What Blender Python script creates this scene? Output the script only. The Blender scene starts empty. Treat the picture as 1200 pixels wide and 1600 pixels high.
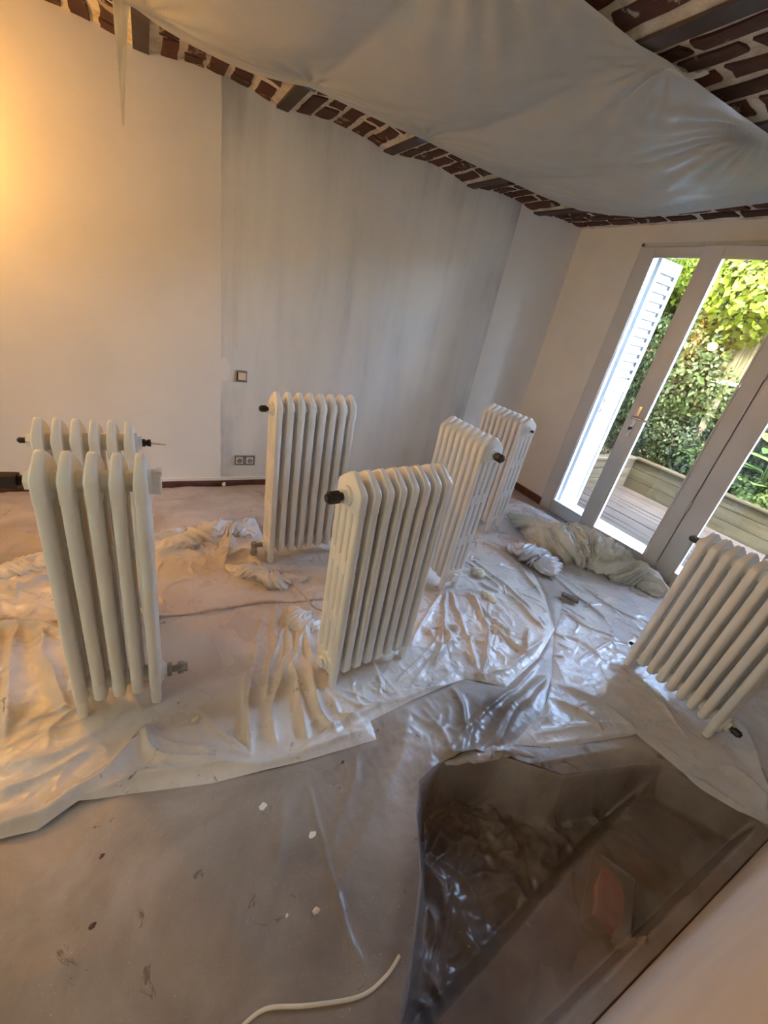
import bpy, bmesh, math, random
import numpy as np
from mathutils import Vector, Matrix

SC = bpy.context.scene
COL = SC.collection
random.seed(7)
RNG = np.random.RandomState(11)

# ------------------------------------------------------------------ camera
CAM_H = 1.5
F_PX = 634.6                       # focal length in pixels of the 1200x1600 frame
R = np.array([[0.8761257, -0.4460967, 0.1827605],      # camera right in world axes
              [-0.0622182, -0.4805687, -0.8747472],    # camera down
              [0.4780508, 0.7550175, -0.4487940]])     # camera forward
cam_d = bpy.data.cameras.new('camera')
cam_d.sensor_fit = 'HORIZONTAL'; cam_d.sensor_width = 36.0
cam_d.lens = 36.0 * F_PX / 1200.0
cam_d.clip_start = 0.02; cam_d.clip_end = 100
cam = bpy.data.objects.new('camera', cam_d); COL.objects.link(cam)
cam.matrix_world = Matrix(((R[0, 0], -R[1, 0], -R[2, 0], 0.0),
                           (R[0, 1], -R[1, 1], -R[2, 1], 0.0),
                           (R[0, 2], -R[1, 2], -R[2, 2], CAM_H),
                           (0, 0, 0, 1)))
SC.camera = cam

def fl(u, v, z=0.0):
    """world point on the horizontal plane at height z that the photograph shows at (u, v)"""
    r = R.T @ np.array([(u - 600) / F_PX, (v - 800) / F_PX, 1.0])
    t = (z - CAM_H) / r[2]
    return (r[0] * t, r[1] * t, z)

# ------------------------------------------------------------------ world, sun, exposure
SKY_STRENGTH = 6.2
SUN_STRENGTH = 8.0
LAMP_STRENGTH = 102.0
FILL_LAMP_W = 140.0
EXPOSURE = 1.55
SC.view_settings.view_transform = 'Standard'
SC.view_settings.look = 'None'
SC.view_settings.gamma = 1.0
SC.view_settings.use_curve_mapping = False
SC.view_settings.exposure = EXPOSURE
SC.cycles.diffuse_bounces = 5

w = bpy.data.worlds.new('sky'); SC.world = w; w.use_nodes = True
nt = w.node_tree; nt.nodes.clear()
sky = nt.nodes.new('ShaderNodeTexSky'); sky.sky_type = 'NISHITA'; sky.sun_disc = False
sky.sun_elevation = math.radians(52); sky.sun_rotation = math.radians(250); sky.air_density = 1.0; sky.dust_density = 4.0; sky.ozone_density = 0.4
bgn = nt.nodes.new('ShaderNodeBackground'); bgn.inputs['Strength'].default_value = SKY_STRENGTH
wo = nt.nodes.new('ShaderNodeOutputWorld')
nt.links.new(sky.outputs[0], bgn.inputs['Color']); nt.links.new(bgn.outputs[0], wo.inputs['Surface'])

pt = bpy.data.lights.new('door_portal', 'AREA'); pt.shape = 'RECTANGLE'; pt.size = 2.3; pt.size_y = 2.0; pt.cycles.is_portal = True   # only guides the sampling of the sky
pto = bpy.data.objects.new('door_portal', pt); COL.objects.link(pto); pto.location = (3.66, 1.5, 1.12); pto.rotation_euler = (0, math.radians(90), 0)
sun_d = bpy.data.lights.new('sun', 'SUN'); sun_d.energy = SUN_STRENGTH; sun_d.color = (1.0, 0.93, 0.78); sun_d.angle = math.radians(0.6)
sun = bpy.data.objects.new('sun', sun_d); COL.objects.link(sun)
sun.rotation_euler = Vector((0.55, 0.30, -0.95)).to_track_quat('-Z', 'Y').to_euler()

# ------------------------------------------------------------------ materials
def srgb(r, g, b):
    f = lambda c: (c / 255 / 12.92) if c / 255 <= 0.04045 else ((c / 255 + 0.055) / 1.055) ** 2.4
    return (f(r), f(g), f(b), 1.0)

def newmat(name):
    m = bpy.data.materials.new(name); m.use_nodes = True
    n = m.node_tree.nodes; n.clear()
    out = n.new('ShaderNodeOutputMaterial')
    p = n.new('ShaderNodeBsdfPrincipled')
    m.node_tree.links.new(p.outputs[0], out.inputs['Surface'])
    return m, n, m.node_tree.links, p, out

def noise(n, l, scale, detail=4.0, rough=0.55, vec=None, dist=0.0):
    t = n.new('ShaderNodeTexNoise'); t.inputs['Scale'].default_value = scale
    t.inputs['Detail'].default_value = detail; t.inputs['Roughness'].default_value = rough; t.inputs['Distortion'].default_value = dist
    if vec is not None: l.new(vec, t.inputs['Vector'])
    return t

def ramp(n, l, src, stops):
    r = n.new('ShaderNodeValToRGB'); e = r.color_ramp.elements
    while len(e) < len(stops): e.new(0.5)
    for k, (pos, c) in enumerate(stops):
        e[k].position = pos; e[k].color = c if len(c) == 4 else (*c, 1)
    l.new(src, r.inputs[0]); return r

def mixc(n, l, fac, a, b, mode='MIX'):
    m = n.new('ShaderNodeMix'); m.data_type = 'RGBA'; m.blend_type = mode
    for sock, v in ((m.inputs[0], fac), (m.inputs[6], a), (m.inputs[7], b)):
        if isinstance(v, (int, float)): sock.default_value = v
        elif isinstance(v, tuple): sock.default_value = v
        else: l.new(v, sock)
    return m.outputs[2]

def math_(n, l, op, a, b=None, clamp=False):
    m = n.new('ShaderNodeMath'); m.operation = op; m.use_clamp = clamp
    for k, v in enumerate((a, b)):
        if v is None: continue
        if isinstance(v, (int, float)): m.inputs[k].default_value = v
        else: l.new(v, m.inputs[k])
    return m.outputs[0]

def bump(n, l, p, h, strength, dist):
    b = n.new('ShaderNodeBump'); b.inputs['Strength'].default_value = strength; b.inputs['Distance'].default_value = dist
    l.new(h, b.inputs['Height']); l.new(b.outputs[0], p.inputs['Normal']); return b

def mapping(n, l, scale, coord='Object'):
    tc = n.new('ShaderNodeTexCoord'); mp = n.new('ShaderNodeMapping')
    mp.inputs['Scale'].default_value = scale; l.new(tc.outputs[coord], mp.inputs['Vector']); return mp.outputs[0]

def simple(name, c1, c2, scale=20, rough=0.6, bmp=0.0, metal=0.0, coat=0.0, spec=0.5, detail=4):
    m, n, l, p, o = newmat(name)
    v = mapping(n, l, (1, 1, 1))
    t = noise(n, l, scale, detail, vec=v)
    r = ramp(n, l, t.outputs[0], [(0.35, c1), (0.65, c2)])
    l.new(r.outputs[0], p.inputs['Base Color'])
    p.inputs['Roughness'].default_value = rough; p.inputs['Metallic'].default_value = metal
    p.inputs['Coat Weight'].default_value = coat; p.inputs['Specular IOR Level'].default_value = spec
    if bmp: bump(n, l, p, t.outputs[0], bmp, 0.01)
    return m

M = {}
M['paint_wall'] = simple('white_wall_paint', srgb(230, 227, 221), srgb(236, 233, 227), 3, 0.75, 0.0)
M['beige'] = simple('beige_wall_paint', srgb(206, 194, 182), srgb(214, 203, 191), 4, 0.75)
M['radiator'] = simple('radiator_enamel', srgb(232, 231, 226), srgb(238, 237, 233), 6, 0.28, 0.04, spec=0.5)
M['black'] = simple('black_plastic', srgb(28, 24, 22), srgb(38, 33, 30), 30, 0.4)
M['grey_metal'] = simple('grey_metal', srgb(140, 136, 130), srgb(170, 166, 160), 40, 0.45, metal=0.35)
M['upvc'] = simple('white_upvc', srgb(206, 206, 206), srgb(214, 214, 214), 3, 0.32)
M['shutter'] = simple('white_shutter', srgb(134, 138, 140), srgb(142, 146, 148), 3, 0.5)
M['chrome'] = simple('brushed_chrome', srgb(205, 200, 190), srgb(220, 216, 208), 40, 0.22, metal=0.9)
M['beam'] = simple('beam_paint', srgb(56, 44, 42), srgb(76, 64, 62), 9, 0.6, 0.2)
M['basebrown'] = simple('brown_baseboard', srgb(84, 52, 44), srgb(104, 68, 58), 14, 0.5, 0.1)
M['cable'] = simple('cream_cable', srgb(205, 192, 170), srgb(222, 210, 190), 10, 0.5)
M['cord'] = simple('dusty_cord', srgb(190, 166, 148), srgb(216, 196, 178), 25, 0.6)
M['tape'] = simple('blue_masking_tape', srgb(58, 98, 150), srgb(80, 120, 170), 20, 0.7)
M['soil'] = simple('soil', srgb(48, 40, 28), srgb(78, 66, 46), 12, 0.95, 0.5)
M['bark'] = simple('bark', srgb(70, 56, 42), srgb(98, 82, 62), 20, 0.9, 0.4)
M['stone'] = simple('white_stone_sill', srgb(140, 142, 144), srgb(150, 152, 154), 8, 0.6)
M['paper'] = simple('crumpled_paper', srgb(214, 200, 166), srgb(232, 222, 196), 12, 0.8, 0.2)
M['plaster_chip'] = simple('plaster_chip', srgb(205, 180, 158), srgb(226, 208, 190), 20, 0.85, 0.3)
M['darkblock'] = simple('grey_wood_block', srgb(104, 94, 88), srgb(130, 120, 112), 20, 0.7, 0.2)
M['terracotta'] = simple('terracotta', srgb(176, 62, 30), srgb(200, 92, 54), 18, 0.8, 0.4)
M['pine'] = simple('pale_pine', srgb(196, 178, 158), srgb(214, 200, 182), 12, 0.7, 0.1)

def mat_back_wall():
    m, n, l, p, o = newmat('back_wall_plaster')
    tc = n.new('ShaderNodeTexCoord'); sp = n.new('ShaderNodeSeparateXYZ'); l.new(tc.outputs['Object'], sp.inputs[0])
    X, Z = sp.outputs[0], sp.outputs[2]
    # ragged left edge of the bare patch, below about one metre
    tn = noise(n, l, 9, 3, vec=tc.outputs['Object'])
    wob = math_(n, l, 'MULTIPLY', math_(n, l, 'SUBTRACT', tn.outputs[0], 0.5), 0.02)
    xl = math_(n, l, 'ADD', X, wob)
    a = math_(n, l, 'GREATER_THAN', xl, 0.418)
    b = math_(n, l, 'LESS_THAN', xl, 2.652)
    patch = math_(n, l, 'MULTIPLY', a, b)
    # white filler blob at the left edge of the patch
    dx = math_(n, l, 'DIVIDE', math_(n, l, 'SUBTRACT', xl, 0.44), 0.04)
    dz = math_(n, l, 'DIVIDE', math_(n, l, 'SUBTRACT', Z, 0.90), 0.075)
    rr = math_(n, l, 'ADD', math_(n, l, 'MULTIPLY', dx, dx), math_(n, l, 'MULTIPLY', dz, dz))
    patch = math_(n, l, 'MULTIPLY', patch, math_(n, l, 'GREATER_THAN', math_(n, l, 'ADD', rr, math_(n, l, 'MULTIPLY', wob, 30)), 1.0))
    vs = mapping(n, l, (5.5, 1, 0.75))
    st = noise(n, l, 1.0, 6, 0.62, vec=vs, dist=0.25)
    bl = noise(n, l, 1.3, 4, 0.6, vec=tc.outputs['Object'], dist=0.4)
    s = math_(n, l, 'ADD', math_(n, l, 'MULTIPLY', st.outputs[0], 0.7), math_(n, l, 'MULTIPLY', bl.outputs[0], 0.5))
    # thicker rubbed-down band along the patch's edges: darker residue near top and both sides
    ex = math_(n, l, 'ABSOLUTE', math_(n, l, 'SUBTRACT', X, 1.535))
    edge = math_(n, l, 'MULTIPLY', math_(n, l, 'POWER', math_(n, l, 'DIVIDE', ex, 1.12, clamp=True), 6.0), 0.22)
    topb = math_(n, l, 'MULTIPLY_ADD', Z, 1.7)
    nd = topb.node; nd.inputs[2].default_value = -3.45; nd.use_clamp = True
    s = math_(n, l, 'SUBTRACT', s, edge)
    s = math_(n, l, 'SUBTRACT', s, math_(n, l, 'MULTIPLY', topb, 0.18))
    g = ramp(n, l, s, [(0.18, srgb(164, 166, 168)), (0.38, srgb(199, 201, 201)), (0.52, srgb(224, 225, 223)), (0.75, srgb(235, 235, 232))])
    g.color_ramp.interpolation = 'B_SPLINE'
    wn = noise(n, l, 2.5, 4, vec=tc.outputs['Object'])
    wh = ramp(n, l, wn.outputs[0], [(0.3, srgb(230, 227, 221)), (0.7, srgb(237, 234, 228))])
    l.new(mixc(n, l, patch, wh.outputs[0], g.outputs[0]), p.inputs['Base Color'])
    p.inputs['Roughness'].default_value = 0.75
    fn = noise(n, l, 60, 3, vec=tc.outputs['Object'])
    bump(n, l, p, fn.outputs[0], 0.05, 0.01)
    return m
M['backwall'] = mat_back_wall()

def mat_brick():
    m, n, l, p, o = newmat('old_brick')
    oi = n.new('ShaderNodeObjectInfo')
    tc = n.new('ShaderNodeTexCoord')
    vm = n.new('ShaderNodeVectorMath'); vm.operation = 'MULTIPLY_ADD'
    cx = n.new('ShaderNodeCombineXYZ')
    for k in range(3): l.new(oi.outputs['Random'], cx.inputs[k])
    l.new(cx.outputs[0], vm.inputs[0]); vm.inputs[1].default_value = (37, 23, 51); l.new(tc.outputs['Object'], vm.inputs[2])
    r0 = ramp(n, l, oi.outputs['Random'], [(0.0, srgb(70, 42, 36)), (0.5, srgb(94, 56, 47)), (0.85, srgb(80, 54, 47)), (1.0, srgb(116, 66, 54))])
    t = noise(n, l, 28, 5, vec=vm.outputs[0])
    c = mixc(n, l, math_(n, l, 'MULTIPLY', t.outputs[0], 0.7), r0.outputs[0], srgb(52, 34, 30))
    t2 = noise(n, l, 9, 5, 0.65, vec=vm.outputs[0], dist=0.6)
    sm = ramp(n, l, t2.outputs[0], [(0.60, (0, 0, 0)), (0.66, (1, 1, 1))])
    c = mixc(n, l, sm.outputs[0], c, srgb(168, 156, 138))
    l.new(c, p.inputs['Base Color']); p.inputs['Roughness'].default_value = 0.9
    bump(n, l, p, t.outputs[0], 0.5, 0.01)
    return m
M['brick'] = mat_brick()

def mat_mortar():
    m, n, l, p, o = newmat('lime_mortar')
    v = mapping(n, l, (1, 1, 1))
    t = noise(n, l, 14, 6, 0.6, vec=v, dist=0.5)
    r = ramp(n, l, t.outputs[0], [(0.3, srgb(184, 170, 148)), (0.5, srgb(214, 204, 186)), (0.7, srgb(230, 223, 209))])
    l.new(r.outputs[0], p.inputs['Base Color']); p.inputs['Roughness'].default_value = 0.95
    t2 = noise(n, l, 50, 5, vec=v)
    bump(n, l, p, t2.outputs[0], 0.7, 0.012)
    return m
M['mortar'] = mat_mortar()

def mat_film(name, dusty_stops, clear_stops, rough=0.3, trans=0.0, transl=0.0, spots=True, coat=0.3, spot_col=srgb(96, 76, 68), fine=0.25):
    """plastic film: 'dusty' where it lies doubled and white, 'clear' (attribute thin=1) where it shows what it covers"""
    m, n, l, p, o = newmat(name)
    v = mapping(n, l, (1, 1, 1))
    a = n.new('ShaderNodeAttribute'); a.attribute_name = 'thin'
    t = noise(n, l, 3.2, 6, 0.62, vec=v, dist=0.5)
    d = ramp(n, l, t.outputs[0], dusty_stops); c = ramp(n, l, t.outputs[0], clear_stops)
    col = mixc(n, l, a.outputs['Fac'], d.outputs[0], c.outputs[0])
    if spots:
        t3 = noise(n, l, 7, 6, 0.75, vec=v, dist=1.2)
        k = ramp(n, l, t3.outputs[0], [(0.625, (0, 0, 0)), (0.67, (1, 1, 1))])
        col = mixc(n, l, math_(n, l, 'MULTIPLY', k.outputs[0], 0.75), col, spot_col)
        t5 = noise(n, l, 190, 2, 0.5, vec=v)
        k5 = ramp(n, l, t5.outputs[0], [(0.70, (0, 0, 0)), (0.74, (1, 1, 1))])
        col = mixc(n, l, math_(n, l, 'MULTIPLY', k5.outputs[0], 0.5), col, srgb(206, 196, 188))
    l.new(col, p.inputs['Base Color'])
    rv = noise(n, l, 5, 4, vec=v)
    rr = ramp(n, l, rv.outputs[0], [(0.3, (rough * 0.8,) * 3), (0.7, (min(1, rough * 1.5),) * 3)])
    l.new(rr.outputs[0], p.inputs['Roughness'])
    p.inputs['Coat Weight'].default_value = coat; p.inputs['Coat Roughness'].default_value = 0.22
    t4 = noise(n, l, 30, 3, 0.5, vec=v, dist=0.15)
    bump(n, l, p, t4.outputs[0], fine, 0.02)
    last = p.outputs[0]
    if transl:
        tr = n.new('ShaderNodeBsdfTranslucent'); l.new(col, tr.inputs['Color'])
        ms = n.new('ShaderNodeMixShader'); ms.inputs[0].default_value = transl
        l.new(last, ms.inputs[1]); l.new(tr.outputs[0], ms.inputs[2]); last = ms.outputs[0]
    if trans:
        tp = n.new('ShaderNodeBsdfTransparent'); ms = n.new('ShaderNodeMixShader')
        t6 = noise(n, l, 6, 5, 0.6, vec=v, dist=0.8)
        k6 = ramp(n, l, t6.outputs[0], [(0.3, (trans,) * 3), (0.75, (trans * 0.55,) * 3)])
        fac = math_(n, l, 'MULTIPLY', k6.outputs[0], a.outputs['Fac'])
        l.new(fac, ms.inputs[0]); l.new(last, ms.inputs[1]); l.new(tp.outputs[0], ms.inputs[2]); last = ms.outputs[0]
    l.new(last, o.inputs['Surface'])
    return m

M['film_floor'] = mat_film('dusty_clear_film', [(0.3, srgb(160, 148, 138)), (0.5, srgb(180, 169, 160)), (0.7, srgb(200, 191, 184))],
                           [(0.3, srgb(100, 86, 75)), (0.7, srgb(144, 129, 118))], 0.32, coat=0.15, fine=0.12)
M['film_white'] = mat_film('white_dust_sheet', [(0.3, srgb(206, 199, 191)), (0.5, srgb(221, 215, 209)), (0.7, srgb(232, 228, 223))],
                           [(0.3, srgb(182, 166, 156)), (0.7, srgb(206, 194, 184))], 0.27, coat=0.2, fine=.18)
M['film_blue'] = mat_film('white_dust_sheet_cool', [(0.3, srgb(214, 214, 217)), (0.5, srgb(224, 224, 227)), (0.7, srgb(233, 233, 236))],
                          [(0.3, srgb(150, 134, 122)), (0.7, srgb(180, 166, 156))], 0.24, coat=0.3, fine=.18, spots=True, spot_col=srgb(150, 138, 132))
M['film_stairs'] = mat_film('clear_dusty_film', [(0.3, srgb(160, 148, 142)), (0.7, srgb(190, 180, 174))],
                            [(0.3, srgb(120, 104, 94)), (0.7, srgb(150, 134, 124))], 0.16, trans=0.55, spots=False, coat=0.7, fine=.35)
M['film_ceiling'] = mat_film('ceiling_film', [(0.3, srgb(214, 216, 211)), (0.7, srgb(222, 224, 219))],
                             [(0.3, srgb(206, 208, 203)), (0.7, srgb(218, 220, 215))], 0.36, transl=0.3, spots=False, coat=0.15, fine=0.08)
M['film_crumple'] = mat_film('cream_plastic_film', [(0.3, srgb(236, 234, 220)), (0.7, srgb(246, 245, 236))],
                             [(0.3, srgb(236, 234, 220)), (0.7, srgb(246, 245, 236))], 0.3, transl=0.12, spots=False, coat=0.2, fine=0.15)
M['floor'] = simple('brown_floor_covering', srgb(118, 92, 82), srgb(142, 116, 106), 5, 0.6, 0.1)
M['stairwood'] = simple('dark_brown_stair_wood', srgb(84, 56, 38), srgb(136, 100, 76), 7, 0.6, 0.3)

def mat_wood(name, c1, c2, c3, axis):
    m, n, l, p, o = newmat(name)
    oi = n.new('ShaderNodeObjectInfo'); tc = n.new('ShaderNodeTexCoord')
    cx = n.new('ShaderNodeCombineXYZ')
    for k in range(3): l.new(oi.outputs['Random'], cx.inputs[k])
    vm = n.new('ShaderNodeVectorMath'); vm.operation = 'MULTIPLY_ADD'
    l.new(cx.outputs[0], vm.inputs[0]); vm.inputs[1].default_value = (17, 31, 13); l.new(tc.outputs['Object'], vm.inputs[2])
    mp = n.new('ShaderNodeMapping'); sc = [22, 22, 22]; sc[axis] = 1.6
    mp.inputs['Scale'].default_value = sc; l.new(vm.outputs[0], mp.inputs['Vector'])
    t = noise(n, l, 1.0, 6, 0.6, vec=mp.outputs[0])
    r = ramp(n, l, t.outputs[0], [(0.3, c1), (0.5, c2), (0.7, c3)])
    l.new(r.outputs[0], p.inputs['Base Color']); p.inputs['Roughness'].default_value = 0.9; p.inputs['Specular IOR Level'].default_value = 0.15
    bump(n, l, p, t.outputs[0], 0.3, 0.01)
    return m
M['deck'] = mat_wood('weathered_deck', srgb(34, 28, 22), srgb(46, 40, 34), srgb(57, 52, 45), 1)
M['sleeper'] = mat_wood('timber_sleeper', srgb(32, 28, 16), srgb(43, 39, 25), srgb(53, 48, 34), 1)
M['sleeperx'] = mat_wood('timber_sleeper_return', srgb(40, 33, 22), srgb(53, 46, 34), srgb(64, 56, 43), 0)
M['fencewood'] = mat_wood('fence_wood', srgb(42, 41, 25), srgb(60, 57, 37), srgb(71, 70, 48), 2)

def mat_leaf(name, c1, c2, c3, transl=0.35):
    m, n, l, p, o = newmat(name)
    a = n.new('ShaderNodeAttribute'); a.attribute_name = 'tone'
    r = ramp(n, l, a.outputs['Fac'], [(0.0, c1), (0.5, c2), (1.0, c3)])
    l.new(r.outputs[0], p.inputs['Base Color']); p.inputs['Roughness'].default_value = 0.5; p.inputs['Specular IOR Level'].default_value = 0.12
    tr = n.new('ShaderNodeBsdfTranslucent'); l.new(r.outputs[0], tr.inputs['Color'])
    ms = n.new('ShaderNodeMixShader'); ms.inputs[0].default_value = transl
    l.new(p.outputs[0], ms.inputs[1]); l.new(tr.outputs[0], ms.inputs[2]); l.new(ms.outputs[0], o.inputs['Surface'])
    return m
M['leaf_dark'] = mat_leaf('ivy_leaf', srgb(15, 23, 11), srgb(29, 39, 20), srgb(48, 57, 31))
M['leaf_mid'] = mat_leaf('shrub_leaf', srgb(21, 32, 15), srgb(38, 51, 23), srgb(58, 69, 35))
M['leaf_bright'] = mat_leaf('vine_leaf', srgb(46, 60, 10), srgb(63, 76, 15), srgb(81, 89, 30), 0.5)
M['leaf_big'] = mat_leaf('broad_leaf', srgb(36, 59, 24), srgb(50, 73, 33), srgb(65, 85, 46))
M['leaf_ground'] = mat_leaf('ground_cover_leaf', srgb(41, 58, 22), srgb(57, 74, 32), srgb(74, 86, 47))

def mat_glass():
    m, n, l, p, o = newmat('window_glass')
    n.remove(p)
    tp = n.new('ShaderNodeBsdfTransparent'); tp.inputs['Color'].default_value = (0.97, 0.985, 0.98, 1)
    g = n.new('ShaderNodeBsdfGlossy'); g.inputs['Roughness'].default_value = 0.0
    fr = n.new('ShaderNodeFresnel'); fr.inputs['IOR'].default_value = 1.52
    ms = n.new('ShaderNodeMixShader')
    l.new(fr.outputs[0], ms.inputs[0]); l.new(tp.outputs[0], ms.inputs[1]); l.new(g.outputs[0], ms.inputs[2]); l.new(ms.outputs[0], o.inputs['Surface'])
    return m
M['glass'] = mat_glass()

def mat_emit(name, col, s):
    m, n, l, p, o = newmat(name)
    n.remove(p); e = n.new('ShaderNodeEmission'); e.inputs['Color'].default_value = col; e.inputs['Strength'].default_value = s
    l.new(e.outputs[0], o.inputs['Surface']); return m
M['bulb'] = mat_emit('lamp_globe', (1.0, 0.46, 0.08, 1), LAMP_STRENGTH)

# ------------------------------------------------------------------ mesh helpers
def link(name, me, mat=None, parent=None):
    o = bpy.data.objects.new(name, me); COL.objects.link(o)
    if mat is not None and me is not None and not me.materials: me.materials.append(mat)
    if parent is not None: o.parent = parent
    return o

def obj(name, bm, mat, parent=None, smooth=False):
    me = bpy.data.meshes.new(name)
    bmesh.ops.recalc_face_normals(bm, faces=bm.faces)
    bm.to_mesh(me); bm.free()
    if smooth: smooth_mesh(me)
    return link(name, me, M[mat] if isinstance(mat, str) else mat, parent)

def smooth_mesh(me, angle=40):
    me.polygons.foreach_set('use_smooth', [True] * len(me.polygons))
    try: me.set_sharp_from_angle(angle=math.radians(angle))
    except Exception: pass

def box(bm, x0, x1, y0, y1, z0, z1, bev=0.0):
    vs = [bm.verts.new(p) for p in ((x0, y0, z0), (x1, y0, z0), (x1, y1, z0), (x0, y1, z0), (x0, y0, z1), (x1, y0, z1), (x1, y1, z1), (x0, y1, z1))]
    fs = [bm.faces.new([vs[i] for i in f]) for f in ((0, 3, 2, 1), (4, 5, 6, 7), (0, 1, 5, 4), (1, 2, 6, 5), (2, 3, 7, 6), (3, 0, 4, 7))]
    if bev:
        es = list({e for f in fs for e in f.edges})
        bmesh.ops.bevel(bm, geom=es, offset=bev, segments=2, profile=0.7, affect='EDGES')
    return fs

def boxobj(name, dims, mat, parent=None, bev=0.0):
    bm = bmesh.new(); box(bm, *dims, bev=bev); return obj(name, bm, mat, parent)

def cyl(bm, p0, p1, r0, r1=None, n=16):
    r1 = r0 if r1 is None else r1
    a, b = Vector(p0), Vector(p1); d = (b - a).normalized()
    u = d.orthogonal().normalized(); v = d.cross(u)
    ra, rb = [], []
    for k in range(n):
        t = 2 * math.pi * k / n; q = u * math.cos(t) + v * math.sin(t)
        ra.append(bm.verts.new(a + q * r0)); rb.append(bm.verts.new(b + q * r1))
    for k in range(n):
        j = (k + 1) % n; bm.faces.new((ra[k], ra[j], rb[j], rb[k]))
    bm.faces.new(ra[::-1]); bm.faces.new(rb)

def tube(bm, pts, r, n=8):
    pts = [Vector(p) for p in pts]; rings = []
    prev = None
    for i, p in enumerate(pts):
        d = (pts[min(i + 1, len(pts) - 1)] - pts[max(i - 1, 0)]).normalized()
        u = Vector((0, 0, 1)).cross(d)
        if u.length < 1e-4: u = d.orthogonal()
        u.normalize(); v = d.cross(u)
        rr = r[i] if isinstance(r, (list, tuple)) else r
        rings.append([bm.verts.new(p + (u * math.cos(2 * math.pi * k / n) + v * math.sin(2 * math.pi * k / n)) * rr) for k in range(n)])
    for a, b in zip(rings, rings[1:]):
        for k in range(n): bm.faces.new((a[k], a[(k + 1) % n], b[(k + 1) % n], b[k]))
    bm.faces.new(rings[0][::-1]); bm.faces.new(rings[-1])

def smoothline(pts, n=8):
    pts = [np.array(p, float) for p in pts]; out = []
    for i in range(len(pts) - 1):
        p0 = pts[max(i - 1, 0)]; p1 = pts[i]; p2 = pts[i + 1]; p3 = pts[min(i + 2, len(pts) - 1)]
        for k in range(n):
            t = k / n
            out.append(0.5 * (2 * p1 + (p2 - p0) * t + (2 * p0 - 5 * p1 + 4 * p2 - p3) * t * t + (-p0 + 3 * p1 - 3 * p2 + p3) * t ** 3))
    out.append(pts[-1]); return out

def empty(name, loc=(0, 0, 0), rz=0.0, label=None, cat=None, group=None):
    o = bpy.data.objects.new(name, None); COL.objects.link(o); o.location = loc; o.rotation_euler = (0, 0, rz)
    o.empty_display_size = 0.1
    return tag(o, label, cat, group)

def tag(o, label=None, cat=None, group=None, kind=None):
    if label: o['label'] = label
    if cat: o['category'] = cat
    if group: o['group'] = group
    if kind: o['kind'] = kind
    return o

def struct(o, label=None): return tag(o, label, kind='structure')

# ------------------------------------------------------------------ noise for folds and crumples
TAB = RNG.rand(64, 64, 64)
def vnoise(x, y, z=0.0):
    x, y, z = np.broadcast_arrays(np.asarray(x, float), np.asarray(y, float), np.asarray(z, float))
    xi = np.floor(x).astype(int); yi = np.floor(y).astype(int); zi = np.floor(z).astype(int)
    fx, fy, fz = x - xi, y - yi, z - zi
    fx, fy, fz = (q * q * q * (q * (q * 6 - 15) + 10) for q in (fx, fy, fz))
    g = lambda i, j, k: TAB[(xi + i) & 63, (yi + j) & 63, (zi + k) & 63]
    a = g(0, 0, 0) * (1 - fx) + g(1, 0, 0) * fx; b = g(0, 1, 0) * (1 - fx) + g(1, 1, 0) * fx
    c = g(0, 0, 1) * (1 - fx) + g(1, 0, 1) * fx; d = g(0, 1, 1) * (1 - fx) + g(1, 1, 1) * fx
    return (a * (1 - fy) + b * fy) * (1 - fz) + (c * (1 - fy) + d * fy) * fz
def ridged(x, y, z, s, seed=0.0):
    wx = vnoise(x * s * 0.7 + 9 + seed, y * s * 0.7, z * s * .7 + 3) - 0.5; wy = vnoise(x * s * 0.7 + 31, y * s * 0.7 + seed, z * s * .7 + 17) - 0.5
    nn = vnoise(x * s + wx * 1.6 + seed, y * s + wy * 1.6 + 5 * seed, z * s + 2 * seed)
    return 1.0 - np.abs(2 * nn - 1)
def crumple(x, y, z=0.0, s=6.0, seed=0.0):
    return 0.55 * ridged(x, y, z, s, seed) + 0.30 * ridged(x, y, z, s * 2.1, seed + 7) + 0.15 * ridged(x, y, z, s * 4.3, seed + 13) - 0.55

def seg_dist(px, py, a, b):
    ax, ay = a; bx, by = b; dx, dy = bx - ax, by - ay
    t = np.clip(((px - ax) * dx + (py - ay) * dy) / (dx * dx + dy * dy + 1e-12), 0, 1)
    return np.hypot(px - ax - t * dx, py - ay - t * dy), t
def inside(px, py, poly):
    r = np.zeros(px.shape, bool); n = len(poly)
    for i in range(n):
        x0, y0 = poly[i]; x1, y1 = poly[(i + 1) % n]
        c = ((y0 > py) != (y1 > py)) & (px < (x1 - x0) * (py - y0) / ((y1 - y0) if y1 != y0 else 1e-9) + x0)
        r ^= c
    return r
def poly_edge(px, py, poly):
    best = np.full(px.shape, 1e9); qx = px.copy(); qy = py.copy(); n = len(poly)
    for i in range(n):
        a = poly[i]; b = poly[(i + 1) % n]
        d, t = seg_dist(px, py, a, b); m = d < best
        best = np.where(m, d, best); qx = np.where(m, a[0] + t * (b[0] - a[0]), qx); qy = np.where(m, a[1] + t * (b[1] - a[1]), qy)
    return best, qx, qy
def sstep(a, b, x):
    t = np.clip((x - a) / (b - a), 0, 1); return t * t * (3 - 2 * t)

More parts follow.
